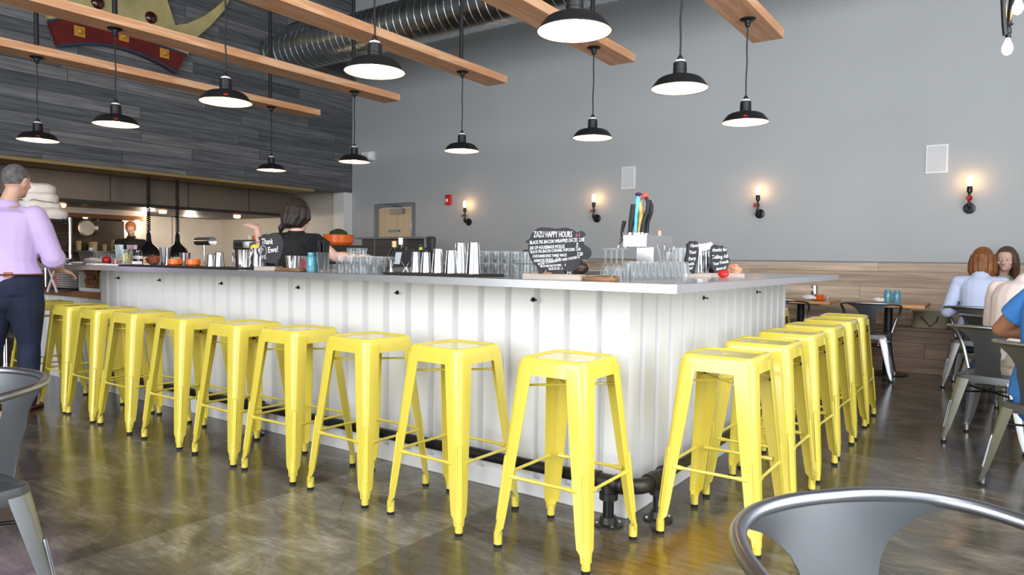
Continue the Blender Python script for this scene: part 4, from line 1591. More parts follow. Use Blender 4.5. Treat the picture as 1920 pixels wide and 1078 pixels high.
crumple('napkin', 'crumpled white napkin beside the blue jars on the middle table', (.28, 5.40, TZ), .12, .10, .05)
crumple('napkin', 'crumpled white napkin at the left wall table behind the bar end', (-.37, 5.25, TZ), .16, .12, .055, seed=4)
cup = thing('coffee_cup', 'orange ceramic cup on a saucer on the left wall table', 'cup', (-.27, 5.24, TZ))
B().lathe([(0, .012), (.025, .012), (.036, .03), (.042, .062), (.039, .062), (.032, .03), (.02, .018), (0, .018)], 24).obj('cup', 'orange', cup)
B().lathe([(0, 0), (.04, 0), (.068, .012), (.066, .016), (.035, .008), (0, .008)], 24).obj('saucer', 'orange', cup)
B().tube([(.038, 0, .052), (.062, 0, .048), (.062, 0, .03), (.034, 0, .024)], .004, 6).obj('handle', 'orange', cup)
nh = thing('steel_shaker', 'tall polished steel canister behind the orange cup', 'canister', (-.345, 5.33, TZ))
B().lathe([(0, 0), (.034, 0), (.036, .01), (.036, .15), (.033, .16), (0, .162)], 24).obj('canister', 'steel', nh)
g_ = thing('small_glass', 'small clear glass at the corner of the left wall table', 'glass', (-.185, 5.22, TZ))
B().lathe([(0, 0), (.019, 0), (.023, .05), (.021, .05), (.017, .006), (0, .006)], 16).obj('glass', 'glass', g_)
b_ = thing('water_bottle', 'tall clear bottle holding teal water on the right wall table', 'bottle', (.985, 5.20, TZ))
B().lathe([(0, 0), (.034, 0), (.038, .01), (.036, .10), (.022, .17), (.012, .22), (.012, .285), (.015, .287), (.015, .30), (.010, .30), (.010, .22), (.02, .165), (.033, .1), (.034, .012), (0, .01)], 24).obj('bottle_glass', 'glass', b_)
B().lathe([(0, .012), (.032, .013), (.033, .09), (.026, .135), (0, .135)], 20).obj('teal_water', 'tealliq', b_)
cd = crumple('sunglasses_case', 'small dark rounded case at the left edge of the right wall table', (.925, 5.19, TZ), .06, .05, .045, 'black', 'case', 9)

# handbag on the bench
hbg = thing('handbag', 'olive beige handbag lying on the dark oak bench between the tables', 'bag', (.72, 5.90, .475))
MT['olive'] = mat('olive_leather', (.25, .215, .13), .5, var=.2, scale=6, bump=.3, bscale=14)
b_ = B()
b_.loft([rsq(.17, .05, z, hy=.09) if z < .2 else rsq(.12, .03, z, hy=.035) for z in (0, .03, .10, .15, .175)])
for v in b_.bm.verts:
    v.co.x *= 1 + .06 * math.sin(v.co.z * 40)
    v.co.y *= 1 - 1.6 * v.co.z
b_.obj('bag_body', 'olive', hbg, smooth=50)
B().tube([(-.09, -.06, .12), (-.07, -.10, .10), (0, -.11, .02), (.06, -.10, .08), (.07, -.05, .15)], .008, 8).obj('strap', 'leather', hbg)
B().tube([(-.15, -.03, .17), (-.05, -.05, .165), (.06, -.05, .17), (.15, -.02, .165)], .006, 6).obj('zip_trim', 'black', hbg)


# ------------------------------------------------------------------ seated people at the right
def seated(label, c, yaw, skin, shirt, pants, hair, style, lean=.0, arms=None, hfd=None, sleeve=1.9, female=True, hands=(True, True), head_off=(0, 0, 0), k=1.0, **kw):
    """sits facing yaw (0 = +Y)"""
    o_ = Vector((c[0], c[1], 0))
    f = Vector((-math.sin(yaw), math.cos(yaw), 0))
    r_ = Vector((f.y, -f.x, 0))

    def Q(a, b2, z):
        return o_ + r_ * a + f * b2 + Vector((0, 0, z))
    J = dict(head=Q(head_off[0], lean + .03 + head_off[1], 1.215 + head_off[2]), neck=Q(0, lean, 1.05), shl=Q(-.175, lean - .01, .985), shr=Q(.175, lean - .01, .985),
             ell=Q(-.25, lean + .08, .75), elr=Q(.25, lean + .08, .75), wrl=Q(-.14, lean + .30, .79), wrr=Q(.14, lean + .30, .79), pel=Q(0, -.02, .545), hpl=Q(-.09, .03, .53), hpr=Q(.09, .03, .53),
             knl=Q(-.12, .42, .52), knr=Q(.12, .42, .52), anl=Q(-.12, .40, .075), anr=Q(.12, .40, .075))
    for a, b2 in (arms or {}).items():
        J[a] = Q(*b2)
    return person(label, o_, (f.x, f.y), hfd or (f.x, f.y, -.1), J, skin, shirt, pants, hair, style, sleeve=sleeve, female=female, hands=hands, k=k, **kw)


seated('woman with auburn hair in a pale blue shirt sitting with her back to us', (1.16, 5.03), R(-8), 'skin_pale', 'bluewhite', 'denim2', 'hair_auburn', 'bob', lean=.05, sleeve=1.9, hands=(True, True), head_off=(.0, .06, -.02), waistz=.02, vox=.009, fore=((0, 0, 1), (0, 0, 1)), arms=dict(ell=(-.255, .02, .70), wrl=(-.14, .28, .795)))
seated('woman with brown hair and a dotted blouse facing us across the right table', (1.31, 5.93), R(180 + 10), 'skin_pale', 'print', 'denim', 'hair_brown', 'long', lean=.05, sleeve=1.5, head_off=(-.02, .08, .0), vox=.009, hfd=(-.22, -.9, -.12), fore=((0, 0, 1), (0, 0, 1)), arms=dict(knl=(-.12, .30, .52), knr=(.12, .30, .52), anl=(-.12, .30, .075), anr=(.12, .30, .075)))
seated('person in a pale pink shirt and khaki trousers sitting hunched, back to us', (1.42, 2.84), R(-28), 'skin', 'pinkwhite', 'khaki', 'hair_brown', 'crop', lean=.13, sleeve=1.8, female=False, head_off=(.06, .10, -.03), vox=.009, fore=((0, 0, 1), (0, 0, 1)), waistz=.02, build=1.08)
seated('man in a bright blue tee at the right edge, bent elbow towards the bar', (1.58, 1.66), R(-50), 'skin_tan', 'bluetee', 'denim', 'hair_black', 'spiky', lean=.04, sleeve=.62, female=False, head_off=(-.0, .0, .0), vox=.008, fore=((0, 0, 1), (0, 0, 1)), build=1.12, arms=dict(ell=(-.34, -.02, .80), wrl=(-.16, .26, .80)))
# ------------------------------------------------------------------ kitchen behind the opening
MT['hood'] = mat('hood_steel', (.25, .22, .185), .34, .9, var=.10, scale=.8, rvar=.1, stretch=(1, 1, .3))
MT['splash'] = mat('backsplash_steel', (.78, .73, .67), .35, .25, var=.10, scale=1.5, bump=.35, bscale=2.2)
MT['warmglow'] = mat('heat_lamp_glow', (1, .7, .4), .4, emit=(1, .50, .2), es=7)
MT['dusky'] = mat('dark_steel', (.05, .045, .04), .45, .4, var=.3, scale=4)
MT['oven'] = mat('brown_dark_tile', (.05, .028, .016), .5, var=.5, scale=3)
hd = thing('exhaust_hood', 'long brushed steel kitchen exhaust hood under the grey boards', 'hood', (-9.4, 0, 1.90))
B().bb(-2.0, 0, -7, 5.35, .0, .95).obj('hood_body', 'hood', hd, smooth=0)
lp = B()
lp.bb(-2.0, .03, -7, 5.38, -.03, .02)
lp.obj('hood_lip', 'dusky', hd, smooth=0)
for y in (.9, 2.2, 3.4, 4.5):
    B().bb(.0, .004, y - .006, y + .006, .02, .95).obj('panel_seam', 'dusky', hd, smooth=0)
for y in (.3, 1.75, 3.25, 4.6):
    B().lathe([(0, -.05), (.05, -.045), (.06, -.02), (.06, 0)], 16, c=(-.5, y, -.03)).obj('hood_lamp', 'warmglow', hd)
    add_light(-10.4 if y < 3.6 else -11.4, y, 1.74, 6 if y < 3 else 26, .08, (1, .62, .34) if y < 3 else (1, .84, .66))  # right-end light boosted and set back, added to brighten the backsplash
sp_ = thing('steel_backsplash', 'pale rippled steel backsplash panels on the kitchen wall right of the dark oven', 'panel', (-12.6, 5.2, 1.5))
B().bb(0, .03, -1.3, .78, -1.1, .42).obj('sheet', 'splash', sp_, smooth=0)
B().bb(.03, .036, -.32, -.31, -1.1, .42).obj('panel_seam', 'dusky', sp_, smooth=0)
ov = thing('brick_oven', 'dark brown oven front in the shadow at the back of the kitchen', 'oven', (-12.6, 1.2, 0))
B().bb(-.2, .12, -5, 2.69, 0, 1.78).obj('oven_front', 'oven', ov, smooth=0)
B().bb(.12, .42, -1.2, 2.4, 1.18, 1.21).obj('shelf', 'dusky', ov, smooth=0)
sh_ = thing('pass_shelf', 'pale steel overshelf with a warm lit lower edge above the kitchen pass', 'shelf', (-10.4, 1.3, 1.78))
B().bb(-.35, 0, -3.5, 1.95, 0, .088).obj('steel_band', 'splash', sh_, smooth=0)
B().bb(-.36, .01, -3.5, 1.96, -.06, 0).obj('lower_rail', mat('warm_brown_rail', (.26, .13, .06), .35, .6), sh_, smooth=0)
for y in (-.8, .25, 1.0, 1.8):
    B().lathe([(0, -.02), (.03, -.015), (.035, 0)], 14, c=(-.02, y, -.06)).obj('heat_bulb', 'warmglow', sh_)
add_light(-10.9, 1.2, 1.5, 6, .1, (1, .55, .25))
kc = thing('kitchen_counter', 'low steel kitchen line counter behind the bar', 'counter', (-9.7, 1, 0))
B().bb(-.35, .35, -5, 4.6, 0, .92).obj('cabinet', 'dusky', kc, smooth=0)
B().bb(-.37, .37, -5, 4.62, .92, .96).obj('steel_top', 'bsteel', kc, smooth=0)
# pans and tubs on the dark shelf
pn = thing('frying_pan', 'round steel pan hanging on the dark kitchen wall', 'pan', (-12.3, 3.15, 1.62))
M = Matrix.Rotation(PI / 2, 4, 'Y')
B().lathe([(0, .0), (.13, .0), (.17, .04), (.172, .044), (.13, .006), (0, .005)], 32, M=M).obj('pan_body', 'bsteel', pn)
B().tube([(.02, .10, .10), (.02, .22, .20)], .012, 8).obj('handle', 'bsteel', pn)
MT['tub'] = mat('amber_tub', (.42, .33, .17), .5)
for i, (y, h, r, c_) in enumerate(((2.98, .17, .045, 'tall tan tub, leftmost on the dark oven shelf'), (3.22, .16, .075, 'wide tan tub beneath the hanging pan'), (3.42, .12, .04, 'small pale tub right of the wide tub'), (3.58, .20, .05, 'tallest tan tub at the right of the oven shelf'))):
    t_ = thing('food_tub', c_, 'tub', (-12.25, y, 1.211), 0, 'tubs on the oven shelf')
    B().lathe([(0, 0), (r * .85, 0), (r, h * .95), (r * 1.06, h * .95), (r * 1.06, h), (0, h)], 20).obj('tub', 'tub', t_)
# retractable heat lamps on coil cords
for (y, l) in ((2.55, 'dark dome heat lamp on a coiled cord, the left one over the kitchen pass'), (2.99, 'dark dome heat lamp on a coiled cord, the right one over the kitchen pass')):
    t_ = thing('heat_lamp', l, 'lamp', (-9.0, y, 1.12), 0, 'coil cord heat lamps')
    c = B()
    c.tube([(.024 * math.cos(k * PI / 5), .024 * math.sin(k * PI / 5), 1.17 - k * (.80 / 260)) for k in range(261)], .008, 5)
    c.tube([(0, 0, 1.28), (.01, 0, 1.2), (.02, 0, 1.17)], .006, 6)
    c.obj('coil_cord', 'rubber', t_)
    B().lathe([(.010, .375), (.03, .34), (.035, .24), (.05, .20), (.12, .13), (.165, .04), (.17, 0), (.163, 0), (.11, .12), (.04, .19), (0, .2)], 28).obj('dome', 'iron', t_)
    B().lathe([(0, .03), (.05, .04), (.06, .09), (.03, .14)], 18).obj('bulb', 'rubber', t_)

# cook in the kitchen, seen between the bar things
o = Vector((-11.3, 3.43, 0))
person('cook wearing an orange head cloth in the dim kitchen, head bent', o, (.8, -.6), (.7, -.5, -.5), dict(
    head=o + Vector((.10, -.05, 1.60)), neck=o + Vector((.02, 0, 1.45)), shl=o + Vector((.12, .15, 1.36)), shr=o + Vector((-.10, -.16, 1.36)), ell=o + Vector((.25, .22, 1.10)), elr=o + Vector((.0, -.25, 1.10)),
    wrl=o + Vector((.45, .0, 1.02)), wrr=o + Vector((.28, -.32, 1.02)), pel=o + Vector((0, 0, .95)), hpl=o + Vector((.05, .08, .9)), hpr=o + Vector((-.05, -.08, .9)), knl=o + Vector((.06, .1, .48)),
    knr=o + Vector((-.05, -.1, .48)), anl=o + Vector((.06, .1, .075)), anr=o + Vector((-.05, -.1, .075))), 'skin', 'blacktee', 'denim', 'orangecap', 'cap', sleeve=.5, vox=.011, waistz=.05)

# wall of dark grey boards in front of the restroom door
pt = thing('low_partition', 'chest high partition of dark grey boards with a ledge before the restroom door', 'partition', (-6.45, 4.9, 0))
B().bb(-.60, .62, -.06, .06, 0, 1.44).obj('boards', 'half', pt, smooth=0)
B().bb(-.72, .66, -.10, .10, 1.44, 1.47).obj('cap_ledge', 'wallframe', pt, smooth=0)
B().bb(-.32, -.30, -.067, -.06, 0, 1.44).obj('trim_strip', 'wallframe', pt, smooth=0)
pt.location.y = 5.0

# ------------------------------------------------------------------ wire rack with baskets
rk = thing('wire_rack', 'chrome wire shelving behind the standing man, stacked with baskets', 'rack', (-6.98, .32, 0))
for sx in (-.30, .30):
    for sy in (-.20, .20):
        B().cyl((sx, sy, 0), (sx, sy, 1.53), .018, seg=10).obj('post', 'chrome', rk)
for z in (.3, 1.02, 1.36, 1.50):
    w_ = B()
    for sy in (-.2, .2):
        w_.tube([(-.3, sy, z), (.3, sy, z)], .007, 6).tube([(-.3, sy, z - .03), (.3, sy, z - .03)], .005, 6)
    for sx in (-.3, .3):
        w_.tube([(sx, -.2, z), (sx, .2, z)], .007, 6)
    for k in range(15):
        x = -.28 + k * .04
        w_.tube([(x, -.2, z + .004), (x, .2, z + .004)], .0035, 4)
    for k in range(12):
        x = -.3 + k * .05
        for sy in (-.2,):
            w_.tube([(x, sy, z - .03), (x + .025, sy, z)], .0035, 4).tube([(x + .025, sy, z), (x + .05, sy, z - .03)], .0035, 4)
    w_.obj('wire_shelf', 'chrome', rk)
MT['towel'] = mat('white_towel', (.74, .72, .70), .9, var=.12, scale=8, bump=.4, bscale=12)
MT['wicker'] = mat('wicker', (.36, .26, .15), .7, var=.4, scale=60, bump=.6, bscale=70)


def basket(label, loc, rz, lx=.42, ly=.26, h=.11, cloth_=True, seed=1):
    t_ = thing('bread_basket', label, 'basket', loc, rz, 'cloth lined baskets on the rack')
    B().loft([rsq(lx * .42, .05, 0, hy=ly * .42), rsq(lx * .5, .06, h, hy=ly * .5), rsq(lx * .47, .05, h, hy=ly * .47), rsq(lx * .40, .05, .012, hy=ly * .40)]).obj('wicker', 'wicker', t_)
    if cloth_:
        random.seed(seed)
        c = B()
        rings = []
        for k, (s_, z) in enumerate(((.53, h - .055), (.56, h - .02), (.545, h + .015), (.46, h + .035), (.30, h + .05), (.12, h + .055), (.01, h + .056))):
            r_ = rsq(lx * s_, .12 * min(1, s_ * 2) * (lx / .42) ** .5 * min(1, s_ * 1.8), z, hy=ly * s_ * 1.06)
            for v in r_:
                v.z += random.uniform(-.016, .016) * (1 if k < 5 else 0)
                v.x *= 1 + random.uniform(-.03, .03)
                v.y *= 1 + random.uniform(-.03, .03)
            rings.append(r_)
        c.loft(rings, caps=False)
        o_ = c.obj('cloth', 'towel', t_, smooth=60)
        md = o_.modifiers.new('sub', 'SUBSURF')
        md.levels = md.render_levels = 1
    return t_


z = 1.515
for i, (dx, rz_, s_, l) in enumerate(((.04, 0, 1.12, 'lowest and widest cloth wrapped basket of the pile on the wire rack'), (-.04, 5, 1.0, 'second cloth wrapped basket from the bottom of the pile on the rack'),
                                      (-.02, -6, .92, 'third cloth wrapped basket from the bottom of the rack pile'), (-.06, 4, .85, 'topmost cloth wrapped basket of the pile on the rack'))):
    basket(l, (-7.02 + dx, .34, z), R(rz_), .42 * s_, .34 * s_, .06, True, i + 1)
    z += .088
b2 = basket('tilted wicker basket without cloth on the middle shelf of the wire rack', (-6.93, .24, 1.027), R(10), .34, .26, .12, False)
b2.rotation_euler = (0, R(-14), R(10))
b2.location.z = 1.08
crumple('napkin', 'white cloth hanging beneath the tilted basket on the rack', (-6.98, .20, 1.028), .2, .12, .06, 'towel', 'cloth', 12)

# plates and bin on the side counter block
SZ = .823
MT['plate'] = mat('white_plate', (.80, .79, .80), .25)
pl0 = None
for k in range(10):
    lab = {0: 'bottom white square plate of the stack on the butcher block', 9: 'top white square plate of the stack under the worktop overhang'}.get(k, 'white square plate within the stack on the butcher block')
    if pl0 is None:
        pl0 = B().loft([rsq(.06, .015, 0), rsq(.105, .02, .008), rsq(.125, .022, .018), rsq(.124, .022, .021), rsq(.10, .02, .012), rsq(.02, .01, .010)]).obj('square_plate', 'plate', None, smooth=30)
        tag(pl0, lab, 'plate', 'white square plates on the butcher block')
        pl0.location = (-5.60, .10, SZ + .012)
    else:
        c = pl0.copy()
        COL.objects.link(c)
        c.location = (-5.60 + random.uniform(-.004, .004), .10 + random.uniform(-.004, .004), SZ + .012 + .0195 * k)
        c.rotation_euler[2] = R(random.uniform(-2, 2))
        c['label'] = lab
        c['group'] = 'white square plates on the butcher block' if 0 < k < 9 else 'white square plates on the butcher block'
tr = thing('serving_tray', 'flat black tray lying on the butcher block under the plates', 'tray', (-5.78, .08, SZ))
B().loft([rsq(.30, .04, 0, hy=.20), rsq(.33, .05, .012, hy=.22), rsq(.325, .05, .012, hy=.215), rsq(.29, .04, .004, hy=.19)]).obj('tray', 'black', tr)
MT['potato'] = mat('brown_potato', (.22, .10, .045), .7, var=.35, scale=14, bump=.3, bscale=40)
bn_ = thing('bin', 'white framed open bin of brown potatoes under the worktop overhang', 'bin', (-5.22, .18, SZ))
f_ = B()
f_.bb(-.20, .20, -.12, .12, 0, .01).bb(-.20, -.19, -.12, .12, .01, .17).bb(.19, .20, -.12, .12, .01, .17).bb(-.19, .19, .11, .12, .01, .17).bb(-.19, .19, -.12, -.11, .01, .03)
f_.obj('bin_frame', 'plastic', bn_, smooth=0)
random.seed(5)
pt0 = None
for k in range(22):
    ix, iz = k % 6, k // 6
    loc = (-5.22 - .155 + ix * .062 + random.uniform(-.006, .006), .12 + random.uniform(-.01, .01), SZ + .042 + iz * .042)
    if pt0 is None:
        b_ = B()
        b_.ball((0, 0, 0), .028, sx=1.15, u=12, v=8)
        pt0 = b_.obj('potato', 'potato', None, smooth=60)
        tag(pt0, 'brown potato among the pile in the white bin under the overhang', 'potato', 'potatoes in the bin')
        pt0.location = loc
    else:
        c = pt0.copy()
        COL.objects.link(c)
        c.location = loc
        c.rotation_euler = (random.random() * 6, random.random() * 6, random.random() * 6)
rt_ = thing('red_tin', 'dark red tin beside the plates, behind the standing man\'s hand', 'tin', (-5.86, .10, SZ + .012))
B().bb(-.07, .07, -.07, .07, 0, .17).obj('tin', 'red', rt_, bevel=.01)
for a, b_ in (((-5.40, -.20), (-5.24, -.20)), ((-5.24, -.19), (-5.40, -.19))):
    B().tube([(a[0], a[1], SZ - .0), (b_[0], b_[1], CT - .034)], .010, 6).obj('cross_leg', 'plastic', bar)

# ------------------------------------------------------------------ things on the bar
TOPZ = CT + .0005


def onbar(px, Y):
    """bar-top point in the vertical plane Y= under photo column px"""
    q_ = at(px, 500, Y=Y)
    return Vector((q_.x, Y, TOPZ))


def dep(p_):
    return (p_ - CAMPOS).dot(_f)


def lat(t_, name, prof, m, seg=28, **k):
    return B().lathe(prof, seg, **k).obj(name, m, t_)


def tumbler(prof_r0, prof_r1, h, inverted=False, t=.002):
    """open cup wall, r0 at the base"""
    p_ = [(0, 0), (prof_r0, 0), (prof_r1, h), (prof_r1 - t, h), (prof_r0 - t, .004), (0, .004)]
    if inverted:
        p_ = [(prof_r0, 0), (prof_r0, .006), (prof_r1 + .001, h - .004), (prof_r1 - .003, h), (0, h)]
    return p_


# black bar mats
def matt(label, x0, x1, y0, y1, h=.012):
    o_ = B().bb(x0, x1, y0, y1, TOPZ, TOPZ + h).obj('bar_mat', 'rubber', None, smooth=0, bevel=.002)
    tag(o_, label, 'mat', 'black rubber bar mats')
    return TOPZ + h + .0005


p0, p1 = onbar(737, -.16), onbar(905, -.16)
MATZ = matt('black rubber bar mat under the row of six steel shakers', p0.x, p1.x, -.235, .02)
p0, p1 = onbar(240, -.20), onbar(455, -.20)
MATZ2 = matt('long black rubber bar mat at the left, under the orange bowls and tumblers', p0.x, p1.x, -.27, -.08)

# six inverted shakers
G = 'inverted steel shakers on the black mat'
for px, wpx, hpx, l in ((779.5, 20, 39, 'short steel shaker, leftmost of the six upside down on the mat'), (799, 20.5, 39, 'short steel shaker, second from the left of the six on the mat'),
                        (821, 23, 46, 'medium steel shaker, third from the left of the six on the mat'), (846, 24, 44, 'medium steel shaker, fourth from the left of the six on the mat'),
                        (863, 25, 58, 'tall steel shaker, left one of the two tallest on the mat'), (888, 29, 60, 'tall steel shaker at the right end of the mat')):
    Y = -.13 if px != 863 else -.07
    q = onbar(px, Y)
    d_ = dep(q)
    t_ = thing('cocktail_shaker', l, 'shaker', (q.x, q.y, MATZ), 0, G)
    lat(t_, 'cup', tumbler(wpx / 2 * d_ / FPX, wpx / 2 * d_ / FPX * .70, hpx * d_ / FPX, True), 'steel', 40)
# jiggers
for px, hpx, wpx, l in ((733, 27, 17, 'larger steel jigger standing left of the mat before the card terminal'), (761, 20, 20, 'second steel jigger, just left of the shakers')):
    q = onbar(px, -.20 if px == 733 else -.15)
    d_ = dep(q)
    h, r = hpx * d_ / FPX, wpx / 2 * d_ / FPX
    t_ = thing('jigger', l, 'jigger', (q.x, q.y, TOPZ if px == 733 else MATZ), 0, 'steel jiggers')
    lat(t_, 'double_cone', [(0, .001), (r * .8, 0), (r * .25, h * .42), (r * .25, h * .46), (r, h), (r * .94, h), (r * .2, h * .5), (0, h * .5)], 'steel')
# orange bowls, tumblers at the left
for px, l in ((328, 'left orange bowl on the long black mat'), (362, 'right orange bowl on the long black mat')):
    q = onbar(px, -.17)
    t_ = thing('ramekin', l, 'bowl', (q.x, q.y, MATZ2), 0, 'orange bowls on the mat')
    lat(t_, 'bowl', [(0, 0), (.035, 0), (.048, .012), (.047, .045), (.043, .046), (.042, .012), (0, .008)], 'orange')
for px, wpx, hpx, inv, z_, l in ((310, 21, 35, False, 0, 'tall steel tumbler at the left of the orange bowls'), (347, 19, 24, False, 1, 'short steel tumbler between the two orange bowls'),
                                 (396, 17, 23, True, 1, 'left upside down steel tumbler of a pair'), (411, 19, 27, True, 1, 'right, taller upside down steel tumbler of a pair'),
                                 (549, 27, 26, False, 0, 'steel mixing tin behind the brown paper, reflecting the bartender')):
    q = onbar(px, -.12 if z_ else (.0 if px < 500 else .10))
    d_ = dep(q)
    r, h = wpx / 2 * d_ / FPX, hpx * d_ / FPX
    t_ = thing('steel_tumbler', l, 'tumbler', (q.x, q.y, MATZ2 if z_ else TOPZ), 0, 'steel tumblers')
    lat(t_, 'cup', tumbler(r, r * .74, h, True) if inv else tumbler(r * .74, r, h), 'steel', 32)


# buckets with bail handles
def bucket(px, wpx, hpx, Y, l, front):
    q = onbar(px, Y)
    d_ = dep(q)
    r, h = wpx / 2 * d_ / FPX, hpx * d_ / FPX
    t_ = thing('steel_bucket', l, 'bucket', (q.x, q.y, TOPZ), R(35), 'steel buckets')
    lat(t_, 'pail', [(0, 0), (r * .80, 0), (r * .99, h * .97), (r * 1.03, h), (r * .97, h), (r * .78, .005), (0, .005)], 'steel', 36)
    hh = B()
    a = R(-118) if front else R(78)
    pts = []
    for k in range(17):
        t = PI * k / 16
        x, y = r * 1.04 * math.cos(t), r * 1.25 * math.sin(t)
        pts.append((x, y * math.cos(a), h * .88 + y * math.sin(a)))
    hh.tube(pts, .0035, 6)
    hh.obj('handle', 'steel', t_)
    return t_, r, h


bucket(456, 33, 37, -.16, 'steel bucket with its wire handle hanging down, left of the sheep board', True)
t_, r_, h_ = bucket(484, 26, 40, -.08, 'steel bucket of lemons partly behind the sheep board, handle up', False)
MT['lemon'] = mat('lemon_skin', (.82, .60, .03), .45, bump=.2, bscale=120)
for k, (dx, dy) in enumerate(((-.02, -.01), (.02, .015))):
    b_ = B()
    b_.ball((0, 0, 0), .026, sx=1.25)
    o_ = b_.obj('lemon', 'lemon', None, smooth=60)
    o_.location = (t_.location.x + dx, t_.location.y + dy, TOPZ + h_ - .002)
    o_.rotation_euler = (0, .2, k * 1.2)
    tag(o_, 'lemon in the bucket, %s' % ('nearer the left rim' if k == 0 else 'mostly behind the sheep board'), 'lemon', 'lemons in the bucket')

# --- chalkboard animals
MT['slate'] = mat('chalkboard_black', (.028, .028, .032), .75, var=.25, scale=14)
MT['chalk'] = mat('chalk_white', (.85, .85, .86), .9)
MT['chalkp'] = mat('chalk_pink', (.55, .12, .25), .9)
MT['palewood'] = mat('weathered_pale_wood', (.38, .325, .28), .7, var=.15, scale=6, stretch=(1, 12, 12))


def px2(pts, c, s_):
    return [((x - c[0]) * s_, (c[1] - y) * s_) for x, y in pts]


def smooth_poly(pts, m=4):
    out = []
    n = len(pts)
    for i in range(n):
        p = [Vector((*pts[(i + k) % n], 0)) for k in (-1, 0, 1, 2)]
        if len(pts[i]) > 2:
            pass
        for j in range(m):
            t = j / m
            v = .5 * ((2 * p[1]) + (-p[0] + p[2]) * t + (2 * p[0] - 5 * p[1] + 4 * p[2] - p[3]) * t * t + (-p[0] + 3 * p[1] - 3 * p[2] + p[3]) * t ** 3)
            out.append((v.x, v.y))
    return out


# pig menu board (outline in crop pixels, 10.78 per photo pixel)
q = onbar(1046, -.20)
d_ = dep(q)
yaw_ = math.atan2(-(CAMPOS.x - q.x), (CAMPOS.y - q.y)) + PI    # turn it roughly to the camera
yaw_ = R(13)
k_ = d_ / FPX
mu = thing('pig_menu_board', 'pig shaped black chalkboard listing the happy hour menu on a pale wood base', 'sign', (q.x, q.y, TOPZ), yaw_)
pig = [(245, 415), (262, 365), (320, 330), (345, 265), (400, 190), (470, 140), (560, 120), (700, 125), (850, 145), (1000, 130), (1110, 145), (1200, 185), (1255, 220), (1310, 192), (1370, 205), (1410, 260), (1375, 285), (1340, 310),
       (1360, 380), (1400, 450), (1470, 490), (1515, 540), (1525, 610), (1500, 670), (1440, 705), (1360, 715), (1320, 790), (1265, 850), (1200, 890), (1185, 1000), (1180, 1030), (1068, 1030), (1065, 1000), (1045, 930), (860, 945), (700, 930), (625, 915), (590, 960), (575, 1025), (512, 1020), (505, 960), (480, 880),
       (400, 800), (335, 700), (300, 600), (288, 480), (300, 420)]
S_pig = k_ / 10.78 / .93
PC = (885, 1100)
pp = smooth_poly(px2(pig, PC, S_pig), 3)
B().prism(pp, .012).obj('board', 'slate', mu, smooth=0)


def tl(t, x, y, h, rot=0, sh=.15, xs=.9):
    """text at crop pixel"""
    return (t, (x - PC[0]) * S_pig, (PC[1] - y) * S_pig, h * S_pig * 1.42, sh, R(rot), xs)


MF = Matrix.Translation((0, -.0072, 0))
text_mesh([tl('ZAZU HAPPY HOURS', 405, 305, 112, 0, .0, .50), tl('BLACK PIG BACON WRAPPED DATES  2.00', 325, 440, 66, -3.2, .1, .60), tl('JAR OF HOUSEMADE PICKLES', 330, 540, 62, -3, .1, .60), tl('5', 1235, 490, 80),
           tl('BLACK PIG BACON CARAMEL POPCORN  3.50', 345, 612, 56, -3.5, .1, .60), tl('CHICHARRONES THREE WAYS', 385, 694, 54, -2.5, .1, .64), tl('7.50', 1262, 650, 66, -3, .1, .7), tl('HAMACHI CRUDO - 15.00', 415, 778, 54, -4, .1, .60),
           tl('BUCKET O DIAMOND PET FRIED CHICKEN 15', 500, 835, 46, -10, .1, .62), tl('BACKYARD BACON FRIES -     8', 545, 876, 42, -4, .1, .60), tl('SLICE OF ZK - 5', 712, 922, 44, -3, .1, .64)], 'chalk_lettering', 'chalk', mu, MF)
text_mesh([tl('3-5', 1225, 300, 56, -4)], 'pink_chalk', 'chalkp', mu, MF)
pf = B()
cx, cz = (1115 - PC[0]) * S_pig, (PC[1] - 985) * S_pig
pf.tube([(cx + 38 * S_pig * math.cos(a), -.0075, cz + 22 * S_pig * math.sin(a)) for a in [2 * PI * k / 16 for k in range(16)]], .0008, 5, closed=True)
for dx in (-14, 14):
    pf.ball((cx + dx * S_pig, -.0075, cz), 5 * S_pig, u=6, v=5)
    pf.tube([(cx + dx * 2 * S_pig, -.0075, cz + 22 * S_pig), (cx + dx * 2.3 * S_pig, -.0075, cz + 42 * S_pig), (cx + dx * 1.0 * S_pig, -.0075, cz + 24 * S_pig)], .0008, 5)
pf.obj('pig_doodle', 'chalk', mu)
B().bb(-.15, .115, -.04, .04, 0, .024).obj('wood_base', 'palewood', mu, smooth=0)

# sheep "Thank Ewe!" board. crop pixels: 7.385 per photo pixel, origin (440,420)
q = onbar(506, -.20)
d_ = dep(q)
ew = thing('sheep_chalkboard', 'sheep shaped chalkboard reading Thank Ewe! beside the steel buckets', 'sign', (q.x, q.y, TOPZ), R(22))
S_e = d_ / FPX / 7.385 / .97
EC = (490, 655)
sheep = [(298, 395), (305, 365), (335, 345), (345, 300), (345, 260), (328, 232), (330, 205), (362, 203), (380, 180), (430, 168), (480, 175), (530, 155), (590, 152), (640, 175), (668, 215), (690, 270), (698, 320), (690, 370), (680, 420), (655, 480), (625, 520), (612, 560), (610, 604), (588, 604), (578, 560), (520, 562), (440, 550), (432, 600), (402, 600),
         (392, 545), (365, 500), (345, 455), (310, 440)]
B().prism(smooth_poly(px2(sheep, EC, S_e), 3), .012).obj('board', 'slate', ew, smooth=0)


def te(t, x, y, h, rot=0, sh=.1, xs=.9):
    return (t, (x - EC[0]) * S_e, (EC[1] - y) * S_e, h * S_e * 1.42, sh, R(rot), xs)


